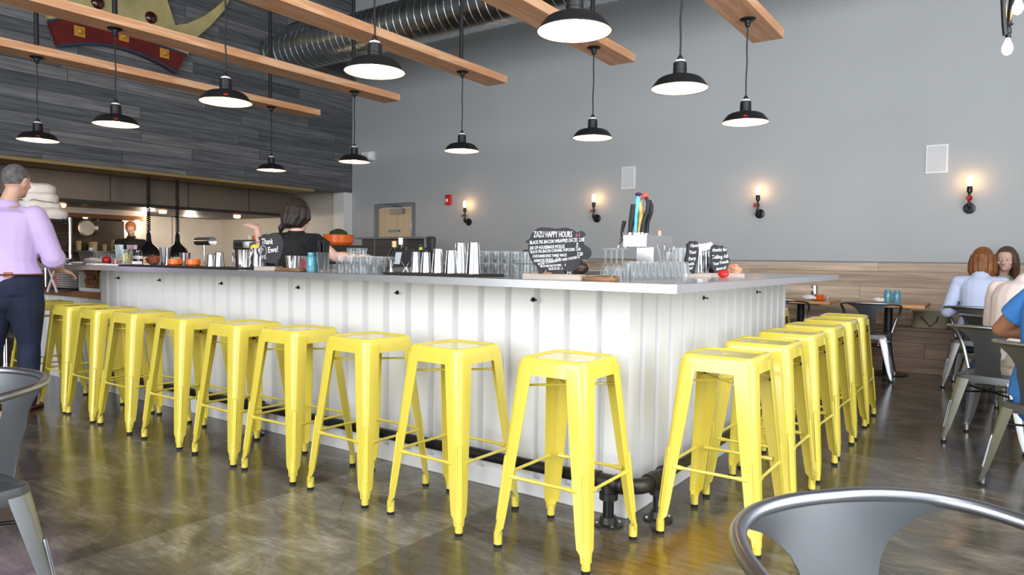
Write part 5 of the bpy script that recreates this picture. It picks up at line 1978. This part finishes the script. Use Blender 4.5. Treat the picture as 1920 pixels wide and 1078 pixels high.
text_mesh([te('Thank', 378, 305, 76, -2, .0, .62), te('Ewe!', 472, 420, 78, -6, .05, .72)], 'chalk_lettering', 'chalk', ew, MF)
sd = B()
cc_ = lambda x, y: Vector(((x - EC[0]) * S_e, -.0078, (EC[1] - y) * S_e))
wool = []
for k in range(60):
    a = 2 * PI * k / 60
    rr_ = 1 + .09 * abs(math.sin(a * 5))
    wool.append(cc_(398 + 50 * rr_ * math.cos(a), 395 + 66 * rr_ * math.sin(a)))
sd.tube(wool, .0011, 5, closed=True)
sd.tube([cc_(358 + 24 * math.cos(a), 392 + 34 * math.sin(a)) for a in [2 * PI * k / 18 for k in range(18)]], .0013, 5, closed=True)
sd.tube([cc_(352 + 9 * math.cos(a), 392 + 14 * math.sin(a)) for a in [2 * PI * k / 12 for k in range(12)]], .0011, 5, closed=True)
sd.tube([cc_(335, 365), cc_(325, 380), cc_(330, 395)], .0011, 5).tube([cc_(375, 350), cc_(400, 365), cc_(405, 385)], .0011, 5)
for x in (368, 388, 418, 436):
    sd.tube([cc_(x, 460), cc_(x + 2, 500), cc_(x + 12, 500)], .0012, 5)
sd.obj('sheep_doodle', 'chalk', ew)
B().bb(-.082, .062, -.04, .04, 0, .024).obj('wood_base', 'palewood', ew, smooth=0)
# two boards on the short side
oc = (1285, 445)


def board(label, cx_, X, outline, lines, yaw, base, sc=15.4, squash=1.0):
    q_ = at(cx_, 500, X=X)
    q_ = Vector((q_.x, q_.y, TOPZ))
    d2 = dep(q_)
    t2 = thing('sheep_chalkboard', label, 'sign', q_, yaw)
    S_ = d2 / FPX / sc
    c0 = ((cx_ - oc[0]) * sc, base)
    po = [((x - c0[0]) * S_ / squash, (c0[1] - y) * S_) for x, y in outline]
    B().prism(smooth_poly(po, 3), .012).obj('board', 'slate', t2, smooth=0)
    text_mesh([(t, (x - c0[0]) * S_ / squash, (c0[1] - y) * S_, h * S_ * 1.35, .1, R(r_), xs) for t, x, y, h, r_, xs in lines], 'chalk_lettering', 'chalk', t2, MF)
    return t2, S_, c0


t2, S_, c0 = board('narrow looking sheep shaped chalkboard turned edgeways on the short side of the bar', 1295.5, -.02,
                   [(70, 160), (80, 125), (115, 110), (120, 70), (160, 55), (190, 75), (230, 50), (270, 80), (285, 160), (300, 300), (300, 420), (285, 560), (270, 680), (245, 800), (228, 960), (228, 1060), (200, 1060), (196, 960), (120, 960), (120, 1060), (92, 1060), (88, 930), (75, 760), (40, 650), (35, 560), (60, 450), (75, 300)],
                   [('Have', 120, 240, 110, -4, 1.0), ('Your', 95, 430, 110, -4, 1.0), ('Party', 90, 620, 105, -6, 1.0), ('with', 95, 760, 95, -6, 1.0), ('us!', 110, 870, 90, -4, 1.0)], R(68), 1110, squash=.50)
B().bb(-.12, .12, -.035, .035, 0, .022).obj('wood_base', 'palewood', t2, smooth=0)
t2, S_, c0 = board('sheep shaped chalkboard thanking for telling friends, by the far steel pitchers', 1350, .02,
                   [(760, 200), (790, 160), (850, 145), (930, 165), (990, 185), (1040, 165), (1090, 200), (1115, 240), (1150, 230), (1185, 260), (1180, 310), (1165, 350), (1180, 450), (1230, 540), (1250, 620), (1235, 700), (1205, 730), (1190, 830), (1150, 920), (1120, 980), (1115, 1045), (1080, 1045), (1075, 960), (900, 960), (895, 1045), (850, 1045), (840, 930),
                    (800, 830), (765, 700), (755, 560), (775, 430), (735, 340), (740, 250)],
                   [('thanks for', 785, 345, 105, -3, .72), ('Telling All', 780, 560, 110, -5, .75), ('Your Friends', 820, 750, 100, -12, .62), ('about us!', 900, 890, 95, -12, .6)], R(30), 1075, squash=.92)
B().bb(-.12, .13, -.035, .035, 0, .022).obj('wood_base', 'palewood', t2, smooth=0)

# brown paper / driftwood slabs
MT['drift'] = mat('torn_brown_wood', (.22, .115, .055), .6, var=.55, scale=10, stretch=(1, 9, 9), bump=.5, bscale=30)


def slab(label, px0, px1, Y, hw, h, name='wood_slab', m='drift', cat='board'):
    a, c = onbar(px0, Y), onbar(px1, Y)
    L2 = (c.x - a.x) / 2
    random.seed(int(px0))
    b_ = B()
    r0 = rsq(L2, min(.03, hw * .6), 0, hy=hw)
    r1 = [v * 1.0 for v in r0]
    rings = []
    for z_, s_ in ((0, .96), (h * .5, 1.02), (h, .97)):
        rings.append([Vector((v.x * s_ * (1 + random.uniform(-.04, .03)), v.y * s_ * (1 + random.uniform(-.08, .05)), z_ + (random.uniform(-.3, .3) * h if z_ else 0) + (0 if z_ < h else .25 * h * math.sin(v.x * 30)))) for v in r0])
    b_.loft(rings)
    o_ = b_.obj(name, m, None, smooth=50)
    o_.location = ((a.x + c.x) / 2, Y, TOPZ)
    return tag(o_, label, cat)


slab('curled brown wood slab between the sheep board and the blue jar', 527, 578, -.18, .06, .016)
slab('ragged brown wood slab right of the pig menu board', 1094, 1158, -.14, .045, .017)

# blue jar and glass with black menus and straws
q = onbar(585, -.20)
t_ = jar('mason_jar', 'blue glass jar stuffed with black menu sticks on the long bar', tuple(q), 36 * dep(q) / FPX, 10.5 * dep(q) / FPX)
b_ = B()
for k in range(7):
    a = R(-24 + k * 8)
    b_.box((.045 * math.sin(a) + .005, .003 * k - .01, .135), (.016, .0015, .13), M=Matrix.Rotation(a * .35, 4, 'Y'))
o_ = b_.obj('menu_stick', 'black', None, smooth=0)
o_.location = q + Vector((.006, 0, .02))
tag(o_, 'bunch of black menu sticks standing in the blue jar', 'menu sticks')
o_['kind'] = 'stuff'
q = onbar(606, -.20)
d_ = dep(q)
t_ = thing('pint_glass', 'clear pint glass packed with black straws, right of the blue jar', 'glass', q)
r1 = 13 * d_ / FPX
lat(t_, 'glass', tumbler(r1 * .68, r1, 37 * d_ / FPX, t=.003), 'glass')
b_ = B()
random.seed(2)
for k in range(60):
    a, rr_ = random.uniform(0, 6.28), math.sqrt(random.random()) * r1 * .55
    x, y = rr_ * math.cos(a), rr_ * math.sin(a)
    b_.tube([(x, y, .006), (x * 1.9, y * 1.9, .165 + random.uniform(-.008, .018))], .0032, 5)
o_ = b_.obj('drinking_straws', 'rubber', None)
o_.location = q
tag(o_, 'black drinking straws filling the pint glass', 'straws')
o_['kind'] = 'stuff'
q = onbar(570, .02)
t_ = thing('berry_glass', 'clear glass with red berries behind the blue jar', 'glass', q)
lat(t_, 'glass', tumbler(.028, .036, .09, t=.002), 'glass')
b_ = B()
MT['berry'] = mat('red_berry', (.45, .02, .03), .3, var=.3)
for k in range(16):
    a = k * 2.4
    b_.ball((.016 * math.cos(a), .016 * math.sin(a), .014 + k * .0035), .010, u=8, v=6)
o_ = b_.obj('berries', 'berry', None)
o_.location = q
tag(o_, 'red berries filling the clear glass behind the blue jar', 'berries')
o_['kind'] = 'stuff'


# glasses ---------------------------------------------------------------
def mkglass(name, label, prof, group, seg=20):
    o_ = B().lathe(prof, seg).obj(name, 'glass', None, smooth=40)
    return tag(o_, label, 'glass', group)


def copies(o_, locs, label=None):
    for l in locs:
        c = o_.copy()
        COL.objects.link(c)
        c.location = l
        if label:
            c['label'] = label


GT = [(.026, 0), (.028, .0), (.033, .040), (.031, .046), (0, .046), (0, .040), (.029, .040), (.025, .0)]
ga = mkglass('tumbler_glass', 'short clear tumbler upside down in the stacked rows right of the black straws', GT, 'clear tumblers stacked right of the straws')
locs = []
x0, x1 = onbar(632, .0).x, onbar(712, .0).x
for j in range(4):
    for i in range(6):
        locs.append((x0 + (x1 - x0) * (i + .5) / 6 + (j % 2) * .01, -.10 + j * .085, TOPZ))
x0b = onbar(660, 0).x
for j in range(4):
    for i in range(4):
        locs.append((x0b + .02 + i * .075, -.10 + j * .085, TOPZ + .0475))
for i in range(2):
    locs.append((x0b + .06 + i * .075, -.05, TOPZ + .0945))
ga.location = locs[0]
copies(ga, locs[1:])
GM = [(.026, 0), (.028, .0), (.030, .012), (.030, .058), (.028, .063), (0, .064), (0, .058), (.027, .057), (.027, .012), (.024, 0)]
gb = mkglass('mug_glass', 'clear glass in the two tier rows between the shakers and the pig board', GM, 'clear glasses in two tiers behind the shakers')
locs = []
x0, x1 = onbar(908, .30).x, onbar(990, .30).x
for z_ in (0, 1):
    for j in range(3):
        for i in range(7):
            locs.append((x0 - .03 + i * .064, .20 + j * .07, TOPZ + z_ * .0655))
gb.location = locs[0]
copies(gb, locs[1:])
GP = [(.036, 0), (.038, 0), (.040, .015), (.030, .075), (.027, .084), (0, .085), (0, .077), (.026, .074), (.036, .015), (.034, 0)]
gc = mkglass('pint_glass', 'upside down pint glass in the curved row on the bar below the beer taps', GP, 'pint glasses below the beer taps')
locs = []
for i in range(9):
    for j in range(2):
        q = at(1180 + i * 12.5, 500, Y=.22 + j * .10 + i * .05)
        locs.append((q.x, q.y, TOPZ))
locs = [l for l in locs if l[0] < .26]
gc.location = locs[0]
copies(gc, locs[1:])
GS = [(0, 0), (.030, .0), (.031, .003), (.006, .008), (.004, .07), (.02, .085), (.026, .105), (.022, .145), (.021, .145), (.024, .105), (.018, .088), (0, .08)]
gd = mkglass('stem_glass', 'thin stemmed glass upside down at the left of the pint glass row', [(r, .145 - z_) for r, z_ in GS], 'stem glasses beside the pint glasses')
locs = []
for i, px in enumerate((1135, 1146, 1156, 1167)):
    q = onbar(px, .12 + .05 * (i % 2))
    locs.append(tuple(q))
gd.location = locs[0]
copies(gd, locs[1:])

# beer tap tower -----------------------------------------------------------
tw = thing('tap_tower', 'white steel T shaped beer tap tower with tall tap handles', 'tap tower', (-.47, 1.05, TOPZ), 0)
MT['towersteel'] = mat('tower_steel', (.80, .80, .82), .18, .9)
MT['towerside'] = MT['towersteel']
hb_ = at(1190, 463, Y=1.05).z - TOPZ
ht_ = at(1190, 440, Y=1.05).z - TOPZ
xl, xr = at(1168, 450, Y=1.05).x + .47, at(1212, 450, Y=1.05).x + .47
B().bb(xl, xr, 0, .40, hb_, ht_).obj('tap_box', 'towersteel', tw, smooth=0, bevel=.002)
cl, cr_ = at(1193, 480, Y=1.10).x + .47, at(1225, 480, Y=1.10).x + .47
B().bb(cl, cr_, .05, .20, 0, hb_).obj('column', 'towersteel', tw, smooth=0, bevel=.002)
MT['tapblue'] = mat('tap_blue', (.12, .5, .58), .4, var=.3, scale=20)
MT['tapyellow'] = mat('tap_yellow_wood', (.68, .42, .12), .45, var=.45, scale=14)
MT['tapsilver'] = mat('tap_silver', (.55, .56, .58), .35, .7, var=.4, scale=30)
MT['purple'] = mat('dark_purple', (.04, .02, .10), .4)
MT['coral'] = mat('coral_red', (.70, .10, .07), .4)
sc2 = dep(Vector((-.47, 1.05, 1.3))) / FPX
# two small taps facing left with black levers and chrome faucets
for k, yy in enumerate((.04, .14)):
    f_ = B()
    f_.tube([(xl, yy, hb_ + .045), (xl - .035, yy, hb_ + .045)], .011, 10).tube([(xl - .03, yy, hb_ + .045), (xl - .05, yy - .0, hb_ - .002)], [.010, .007], 10).tube([(xl - .03, yy, hb_ + .045), (xl - .028, yy, hb_ + .09)], [.006, .009], 8)
    f_.obj('faucet', 'chrome', tw)
    B().tube([(xl - .028, yy, hb_ + .09), (xl - .012, yy, hb_ + .16)], [.009, .013], 10).obj('tap_lever', 'black', tw)
# tall handles
hs_ = ((-.055, .03, .185, .015, 'black', 'rect'), (-.036, .09, .245, .022, 'tapsilver', 'fat'), (-.026, .04, .235, .015, 'tapblue', 'fat'), (-.004, .05, .225, .027, 'tapyellow', 'paddle'), (.018, .05, .24, .014, 'black', 'bent'), (.006, .13, .225, .014, 'black', 'bent'))
for (x, y, h, r, m_, kind) in hs_:
    z = ht_
    st_ = B().cyl((x, y, z), (x, y, z + .02), .008)
    st_.obj('tap_stem', 'chrome', tw)
    b_ = B()
    if kind == 'rect':
        b_.loft([rsq(r * .75, .004, z + .015, cx=x, cy=y), rsq(r, .004, z + h * .5, cx=x + .01, cy=y), rsq(r, .004, z + h, cx=x + .022, cy=y)])
    elif kind == 'fat':
        b_.tube([(x, y, z + .015), (x + .004, y, z + h * .3), (x + .008, y, z + h * .62), (x + .012, y, z + h * .88), (x + .016, y, z + h)], [r * .6, r * .8, r, r * 1.2, r * .5], 14)
    elif kind == 'paddle':
        b_.tube([(x, y, z + .015), (x + .004, y, z + h * .2), (x + .014, y, z + h * .5), (x + .006, y, z + h * .85), (x, y, z + h * .92)], [r * .4, r * .6, r, r * .6, r * .4], 16, flat=.5)
    else:
        b_.tube([(x, y, z + .015), (x + .006, y, z + h * .35), (x + .030, y, z + h * .62), (x + .034, y, z + h * .8), (x + .018, y, z + h * .95)], [r * 1.1, r, r * .85, r * .8, r * .7], 12)
    b_.obj('tap_handle', m_, tw)
b_ = B()
b_.ball((-.018, .06, ht_ + .248), .018, sx=1.2, sz=.6)
b_.obj('handle_knob', 'purple', tw)
b_ = B()
b_.ball((.026, .06, ht_ + .235), .022, sz=.9)
b_.obj('handle_knob', 'coral', tw)
cn = thing('candle', 'peach coloured candle stub standing on the tap tower', 'candle', (at(1236, 437, Y=1.38).x, 1.38, TOPZ + ht_ + .0005))
lat(cn, 'wax', [(0, 0), (.013, 0), (.013, .036), (0, .036)], mat('peach_wax', (.75, .45, .3), .5), 16)

# pitchers, tall glasses and napkins on the short side
PG = [(0, 0), (.030, 0), (.036, .10), (.040, .165), (.037, .165), (.033, .10), (.027, .006), (0, .006)]
for px, Y, l in ((1272, 1.05, 'left tall clear pitcher glass right of the tap tower'), (1284, 1.15, 'right tall clear pitcher glass right of the tap tower')):
    q = at(px, 500, Y=Y)
    g_ = mkglass('tall_glass', l, PG, 'tall clear glasses by the tap tower', 24)
    g_.location = (q.x, q.y, TOPZ)
for px, X, h, l in ((1313, -.11, .148, 'tall ribbed steel cup stack between the two sheep boards, left one'), (1324, -.09, .142, 'right steel cup stack between the two sheep boards')):
    q = at(px, 500, X=X)
    t_ = thing('steel_cup_stack', l, 'cups', (q.x, q.y, TOPZ), 0, 'steel cup stacks between the sheep boards')
    lat(t_, 'cups', [(.032, 0), (.033, .01), (.030, .03), (.031, .035), (.029, .07), (.030, .075), (.027, .11), (.028, .113), (.025, h), (0, h)], 'steel')
for px, X, z_, l in ((1313, -.11, .148, 'white folded napkin on the left steel cups'), (1324, -.09, .142, 'white napkin with small red marks atop the right steel cups')):
    q = at(px, 500, X=X)
    b_ = B()
    b_.loft([rsq(.026, .006, 0, hy=.022), rsq(.034, .006, .022, hy=.026), rsq(.026, .006, .04, hy=.014)])
    o_ = b_.obj('napkin', 'paper', None, smooth=30)
    o_.location = (q.x + .01, q.y, TOPZ + z_ + .0005 + (.01 if px > 1320 else 0))
    o_.rotation_euler = (0, R(-12) if px > 1320 else 0, R(20))
    if px > 1320:
        o_.location.z += .004
    tag(o_, l, 'napkin')
q = at(1334, 500, X=-.04)
t_ = thing('black_pitcher', 'round black steel pitcher between the cup stacks and the right sheep board', 'pitcher', (q.x, q.y + .07, TOPZ))
lat(t_, 'pitcher', [(0, 0), (.034, 0), (.045, .025), (.046, .07), (.036, .115), (.034, .14), (.031, .14), (.033, .115), (.042, .07), (.04, .01), (0, .01)], mat('black_steel', (.06, .06, .065), .15, .9))
q = at(1362, 500, X=.12)
rn = crumple('red_napkin', 'bright red cloth bit behind the right sheep board', (q.x - .03, q.y + .04, TOPZ), .06, .04, .04, 'red2', 'cloth', 3)
q = at(1372, 500, X=-.05)
sp2 = crumple('salmon_cloth', 'salmon pink folded cloth right of the sheep boards', (q.x, q.y + .05, TOPZ), .09, .06, .07, mat('salmon', (.72, .33, .2), .7), 'cloth', 6)
# cutlery holder behind the pints
q = at(1248, 500, Y=1.05)
t_ = thing('cutlery_cup', 'clear cup of bar tools behind the pint glasses', 'cup', (q.x, q.y, TOPZ))
lat(t_, 'cup', tumbler(.04, .05, .14, t=.003), 'glass')
b_ = B()
for k in range(9):
    a = k * .7
    b_.tube([(.015 * math.cos(a), .015 * math.sin(a), .01), (.05 * math.cos(a), .04 * math.sin(a), .17 + .02 * math.sin(k * 3))], .0035, 5)
b_.obj('bar_tool', 'chrome', t_)

# card terminal, bottles and cartons behind
q = onbar(765, .13)
d_ = dep(q)
pos = thing('card_terminal', 'black touchscreen till standing behind the jiggers and shakers', 'till', q, R(28))
b_ = B()
b_.prism([(-.09, 0), (.09, 0), (.09, .03), (.0, .04), (-.09, .03)], .13)
b_.obj('till_base', 'black', pos, smooth=0, bevel=.004)
b_ = B()
Ms = Matrix.Translation((0, -.01, .078)) @ Matrix.Rotation(R(-32), 4, 'X')
b_.box((0, 0, 0), (.20, .020, .125), M=Ms)
b_.obj('screen_body', 'black', pos, bevel=.006)
b_ = B()
b_.box((0, -.0108, 0), (.18, .001, .105), M=Ms)
b_.obj('screen', mat('dark_screen', (.02, .022, .026), .08), pos, smooth=0)
b_ = B()
b_.box((-.055, -.0118, -.0), (.035, .001, .08), M=Ms)
b_.obj('lit_panel', mat('pale_screen', (.35, .38, .42), .2), pos, smooth=0)


def bottle(px, Y, hpx, l, m, capm, z0=0, r=.035):
    q_ = at(px, 500, Y=Y)
    d2 = dep(q_)
    h = hpx * d2 / FPX
    t2 = thing('wine_bottle', l, 'bottle', (q_.x, q_.y, TOPZ), 0, 'bottles behind the till')
    lat(t2, 'bottle_glass', [(0, 0), (r, 0), (r, h * .55), (r * .85, h * .66), (r * .38, h * .78), (r * .36, h * .86)], m, 20)
    lat(t2, 'neck_foil', [(r * .40, h * .80), (r * .42, h), (0, h)], capm, 16)
    return t2


MT['winedark'] = mat('dark_wine_glass', (.01, .012, .01), .08, coat=1)
MT['foil'] = mat('tan_foil', (.65, .45, .25), .4)
bottle(739, .33, 57, 'dark bottle with a tan cap left behind the till', 'winedark', 'foil')
bottle(751, .37, 63, 'taller dark bottle with a pale cap left behind the till', 'winedark', 'enamel')
for px, w_, m_, l in ((735, .03, mat('orange_card', (.80, .42, .05), .6), 'orange carton left of the till'), (745, .035, 'plastic', 'white carton between the orange one and the till')):
    q = onbar(px, .14 if px == 735 else .20)
    o_ = B().bb(-w_ / 2, w_ / 2, -.015, .015, 0, .085).obj('carton', m_, None, smooth=0, bevel=.002)
    o_.location = q
    tag(o_, l, 'carton')
for px, h, m_, l, r in ((762, .155, 'winedark', 'small dark round jar seen over the till, left one', .028), (773, .140, 'winedark', 'small dark jar seen over the till, right one', .026), (789, .17, mat('lime_green', (.35, .62, .06), .4), 'lime green topped bottle between till and shakers', .022),
                        (797, .150, mat('magenta_label', (.62, .06, .25), .4), 'small magenta labelled bottle behind the short shakers', .018), (803, .155, mat('pale_blue_label', (.45, .62, .75), .4), 'pale blue bottle behind the short shakers', .02)):
    q = onbar(px, .36)
    t_ = thing('small_bottle', l, 'bottle', q, 0, 'small bottles behind the till')
    lat(t_, 'bottle_body', [(0, 0), (r, 0), (r, h * .7), (r * .5, h * .85), (r * .5, h * .93)], m_, 16)
    lat(t_, 'cap', [(r * .6, h * .9), (r * .6, h), (0, h)], 'black', 12)
q = onbar(808, .30)
t_ = thing('card_reader', 'tall black handheld reader behind the shakers', 'reader', q)
B().loft([rsq(.022, .008, 0, hy=.012), rsq(.026, .01, .15, hy=.014), rsq(.03, .012, .20, hy=.02), rsq(.022, .01, .215, hy=.012)]).obj('reader_body', 'black', t_)

# left end of the bar: pans, jars and napkins
q = onbar(187, .12)
hp = thing('hotel_pan', 'large steel hotel pan with lid and tongs at the left end of the bar', 'pan', q)
d_ = dep(q)
B().loft([rsq(.135, .03, 0, hy=.10), rsq(.155, .035, .10, hy=.12), rsq(.168, .04, .104, hy=.132), rsq(.168, .04, .108, hy=.132), rsq(.05, .02, .112, hy=.04)]).obj('pan_body', 'bsteel', hp)
for x in (-.07, -.03):
    B().tube([(x, -.05, .108), (x, -.05, .14), (x + .025, -.05, .14), (x + .025, -.05, .108)], .005, 6).obj('lid_handle', 'chrome', hp)
q = onbar(122, .05)
sp3 = thing('small_pan', 'shallow round steel pan by the man in lavender', 'pan', q)
lat(sp3, 'pan', [(0, 0), (.065, 0), (.07, .04), (.067, .04), (.062, .005), (0, .005)], 'steel')
for px, Y, l, sd_ in ((176, -.05, 'white folded napkins spilling in front of the hotel pan', 21), (146, -.12, 'small white paper bits at the left end of the worktop', 22)):
    q = onbar(px, Y)
    crumple('napkin', l, tuple(q), .20 if px == 176 else .12, .12, .055 if px == 176 else .02, 'paper', 'napkin', sd_)
for px, w_, l in ((183, .16, 'white flat tablet, left of the two lying at the counter edge'), (222, .17, 'white flat tablet, right of the two lying at the counter edge')):
    q = onbar(px, -.22)
    t_ = thing('tablet', l, 'tablet', q, 0, 'white tablets on the counter edge')
    B().bb(-w_ / 2, w_ / 2, -.055, .055, 0, .013).obj('tablet_body', 'plate', t_, smooth=0, bevel=.003)
q = onbar(208, .02)
cb_ = thing('clear_bin', 'clear plastic bin behind the red fruit', 'bin', q)
B().loft([rsq(.075, .015, 0, hy=.05), rsq(.085, .02, .09, hy=.06), rsq(.082, .02, .09, hy=.057), rsq(.072, .015, .004, hy=.047)]).obj('bin_wall', 'glass', cb_)
q = onbar(200, -.12)
b_ = B()
b_.ball((0, 0, .038), .034, u=20, v=14)
b_.tube([(0, 0, .068), (.004, 0, .085)], .003, 5)
o_ = b_.obj('apple', mat('deep_red_fruit', (.32, .008, .015), .3, var=.3), None)
o_.location = q
tag(o_, 'deep red fruit at the left end of the bar top', 'fruit')
q = onbar(219, -.08)
rj = thing('red_jar', 'short glass jar of red preserve beside the red fruit', 'jar', q)
lat(rj, 'jar_glass', [(0, 0), (.035, 0), (.036, .045), (.032, .05), (.033, .058), (.03, .058), (.033, .045), (.032, .004), (0, .004)], 'glass')
lat(rj, 'preserve', [(0, .005), (.031, .005), (.031, .036), (0, .036)], mat('red_preserve', (.4, .01, .01), .3))
q = onbar(236, -.05)
oj = thing('olive_jar', 'clear jar of yellow green olives left on the bar', 'jar', q)
lat(oj, 'jar_glass', [(0, 0), (.046, 0), (.048, .01), (.048, .105), (.044, .112), (.045, .125), (.042, .125), (.045, .105), (.045, .005), (0, .005)], 'glass')
MT['olivefruit'] = mat('yellow_olive', (.45, .38, .08), .35)
b_ = B()
random.seed(8)
for k in range(60):
    a, r = random.uniform(0, 6.28), math.sqrt(random.random()) * .033
    b_.ball((r * math.cos(a), r * math.sin(a), .014 + .08 * k / 60), .0105, u=8, v=6)
o_ = b_.obj('olives', 'olivefruit', None)
o_.location = q
tag(o_, 'yellow green olives filling the clear jar', 'olives')
o_['kind'] = 'stuff'
MT['pink_paper'] = mat('pink_sugar_paper', (.72, .55, .62), .7, var=.1, scale=40)


def holder(name, px, Y, label, cupm, ch_, cr, sm, sh__, n, cat):
    q_ = onbar(px, Y)
    t2 = thing(name, label, cat, q_)
    lat(t2, 'cup', tumbler(cr * .85, cr, ch_, t=.002), cupm)
    for k in range(n):
        a = 2 * PI * k / n
        bb_ = B()
        bb_.box((0, 0, sh__ / 2), (.026, .003, sh__), M=Matrix.Translation((cr * .5 * math.cos(a), cr * .5 * math.sin(a), ch_ * .3)) @ Matrix.Rotation(a, 4, 'Z') @ Matrix.Rotation(R(8), 4, 'X'))
        bb_.obj('packet', sm, t2, smooth=0)


holder('straw_cup', 224, .06, 'steel cup of pale blue paper sticks at the left of the bar', 'steel', .055, .028, mat('pale_blue_paper', (.62, .75, .80), .7), .15, 6, 'cup')
holder('sugar_caddy', 248, .25, 'black cup of pink sugar packets standing high behind the olives', 'black', .13, .05, 'pink_paper', .13, 7, 'caddy')
q = onbar(259, .08)
dj = thing('dark_jar', 'dark jar with a pale label right of the olives', 'jar', q)
lat(dj, 'jar_glass', [(0, 0), (.036, 0), (.036, .09), (.03, .10), (.03, .12), (0, .12)], 'winedark')
lat(dj, 'label', [(.0365, .05), (.0365, .075)], 'plate')
q = onbar(257, -.12)
o_ = B().bb(-.035, .035, -.02, .02, 0, .022).obj('card_stack', 'paper', None, smooth=0)
o_.location = (q.x, q.y, MATZ2)
tag(o_, 'small stack of white cards before the dark jar', 'cards')
q = onbar(288, .20)
mb = crumple('bread_loaf', 'rust brown loaf shaped lump behind the tall steel tumbler', tuple(q), .13, .10, .08, mat('rust_crust', (.22, .06, .03), .6, var=.4), 'bread', 31)

# espresso machine and cups inside the bar
es = thing('espresso_machine', 'dark and chrome espresso machine between bar and kitchen', 'coffee machine', (-5.35, 2.05, 0))
MT['machine'] = mat('machine_dark', (.05, .055, .07), .25, .3)
B().bb(-.45, .45, -.28, .28, 0, .92).obj('stand', 'dusky', es, smooth=0)
B().bb(-.40, .42, -.22, .25, .92, 1.06).obj('drip_body', 'machine', es, bevel=.02)
B().bb(-.40, .42, .0, .25, 1.06, 1.22).obj('back_body', 'machine', es, bevel=.01)
B().bb(-.42, .44, -.24, .26, 1.22, 1.33).obj('top_body', 'bsteel', es, bevel=.02)
for k in range(3):
    x = -.28 + k * .28
    g2 = B()
    g2.cyl((x, -.13, 1.14), (x, -.13, 1.22), .035)
    g2.obj('group_head', 'chrome', es)
    B().tube([(x, -.14, 1.15), (x, -.30, 1.14)], .014, 8).obj('portafilter_handle', 'black', es)
    B().bb(x - .09, x + .06, -.246, -.238, 1.245, 1.30).obj('button_panel', 'machine', es, smooth=0)
B().tube([(-.44, -.15, 1.22), (-.47, -.2, 1.18), (-.46, -.2, 1.05)], .007, 6).obj('steam_wand', 'chrome', es)
cr0 = None
for k, (x, y, m_) in enumerate(((-.20, -.1, 'orange'), (-.32, -.08, 'plate'), (-.08, -.08, 'plate'), (.18, -.08, 'plate'))):
    t_ = thing('espresso_cup', ('small orange cup on top of the espresso machine', 'small white cup left of the orange one on the espresso machine', 'small white cup right of the orange one on the espresso machine', 'white cup at the right of the espresso machine top')[k], 'cup', (-5.35 + x, 2.05 + y, 1.3305), 0, 'cups on the espresso machine')
    lat(t_, 'cup', [(0, 0), (.022, 0), (.035, .05), (.032, .05), (.02, .004), (0, .004)], m_, 20)
gp = thing('glass_pitcher', 'clear squat glass jar on the espresso machine', 'jar', (-5.30, 1.98, 1.3305))
lat(gp, 'jar', tumbler(.05, .06, .085, t=.003), 'glass')
br = thing('chrome_light_bar', 'short horizontal chrome drum on a thin post left of the espresso machine', 'fixture', (-5.98, 1.6, 0))
B().cyl((0, 0, 0), (0, 0, 1.28), .012).obj('post', 'chrome', br)
B().cyl((-.17, .02, 1.31), (.20, -.02, 1.31), .045, seg=24).obj('drum', 'chrome', br)
pot = thing('orange_pot', 'orange casserole pot behind the bartender\'s shoulder', 'pot', (-4.62, 2.35, 0))
B().bb(-.25, .25, -.2, .2, 0, 1.28).obj('stand', 'dusky', pot, smooth=0)
lat(pot, 'casserole', [(0, 1.28), (.13, 1.28), (.16, 1.31), (.165, 1.39), (.17, 1.395), (.155, 1.395), (.15, 1.31), (0, 1.30)], 'orange')
lat(pot, 'herbs', [(0, 1.38), (.11, 1.385), (.09, 1.43), (.03, 1.46), (0, 1.46)], mat('dark_herbs', (.03, .045, .012), .8, var=.8, scale=40, bump=1, bscale=60), 14)

# inner shelf behind the front bar and stack of green plates
st = thing('service_shelf', 'inner steel service shelf of the bar behind the tumblers', 'shelf', (-3.3, 1.75, 0))
B().bb(-1.1, .7, -.18, .18, 1.10, 1.13).obj('shelf_top', 'bsteel', st, smooth=0)
B().bb(-1.0, .6, -.14, .14, 0, 1.10).obj('cabinet', 'dusky', st, smooth=0)
gp0 = None
qq = at(658, 470, Y=1.75)
for k in range(6):
    l = 'sage green plate in the stack behind the glasses' if 0 < k < 5 else ('lowest sage green plate of the stack behind the glasses' if k == 0 else 'top sage green plate of the stack behind the glasses')
    if gp0 is None:
        gp0 = B().lathe([(0, 0), (.06, 0), (.085, .014), (.084, .017), (.055, .005), (0, .004)], 28).obj('green_plate', mat('sage_ceramic', (.33, .36, .26), .35), None)
        tag(gp0, l, 'plate', 'sage green plates')
        gp0.location = (qq.x, 1.75, 1.1305)
    else:
        c = gp0.copy()
        COL.objects.link(c)
        c.location = (qq.x, 1.75, 1.1305 + .0115 * k)
        c['label'] = l
for nm in ('dark_basket',):
    q = onbar(1000, .38)
    t_ = thing('dark_ham', 'dark brown leathery lump with a wood board, left behind the pig menu', 'ham', (q.x - .05, .36, TOPZ))
    b_ = B()
    b_.ball((.02, 0, .075), 1, sx=.07, sy=.06, sz=.065, u=20, v=14)
    b_.ball((.07, 0, .07), 1, sx=.06, sy=.05, sz=.05, u=20, v=14)
    b_.obj('meat', mat('dark_meat', (.035, .015, .012), .3, var=.3), t_)
    B().bb(-.12, .14, -.07, .07, 0, .018).obj('carving_board', 'tablewood', t_, bevel=.004)
q = onbar(1083, .38)
t_ = thing('dark_ham', 'dark brown lump with a red cloth edge, right behind the pig menu', 'ham', (q.x, .36, TOPZ))
b_ = B()
b_.ball((0, 0, .045), 1, sx=.075, sy=.06, sz=.045, u=20, v=14)
b_.obj('meat', bpy.data.materials['dark_meat'], t_)
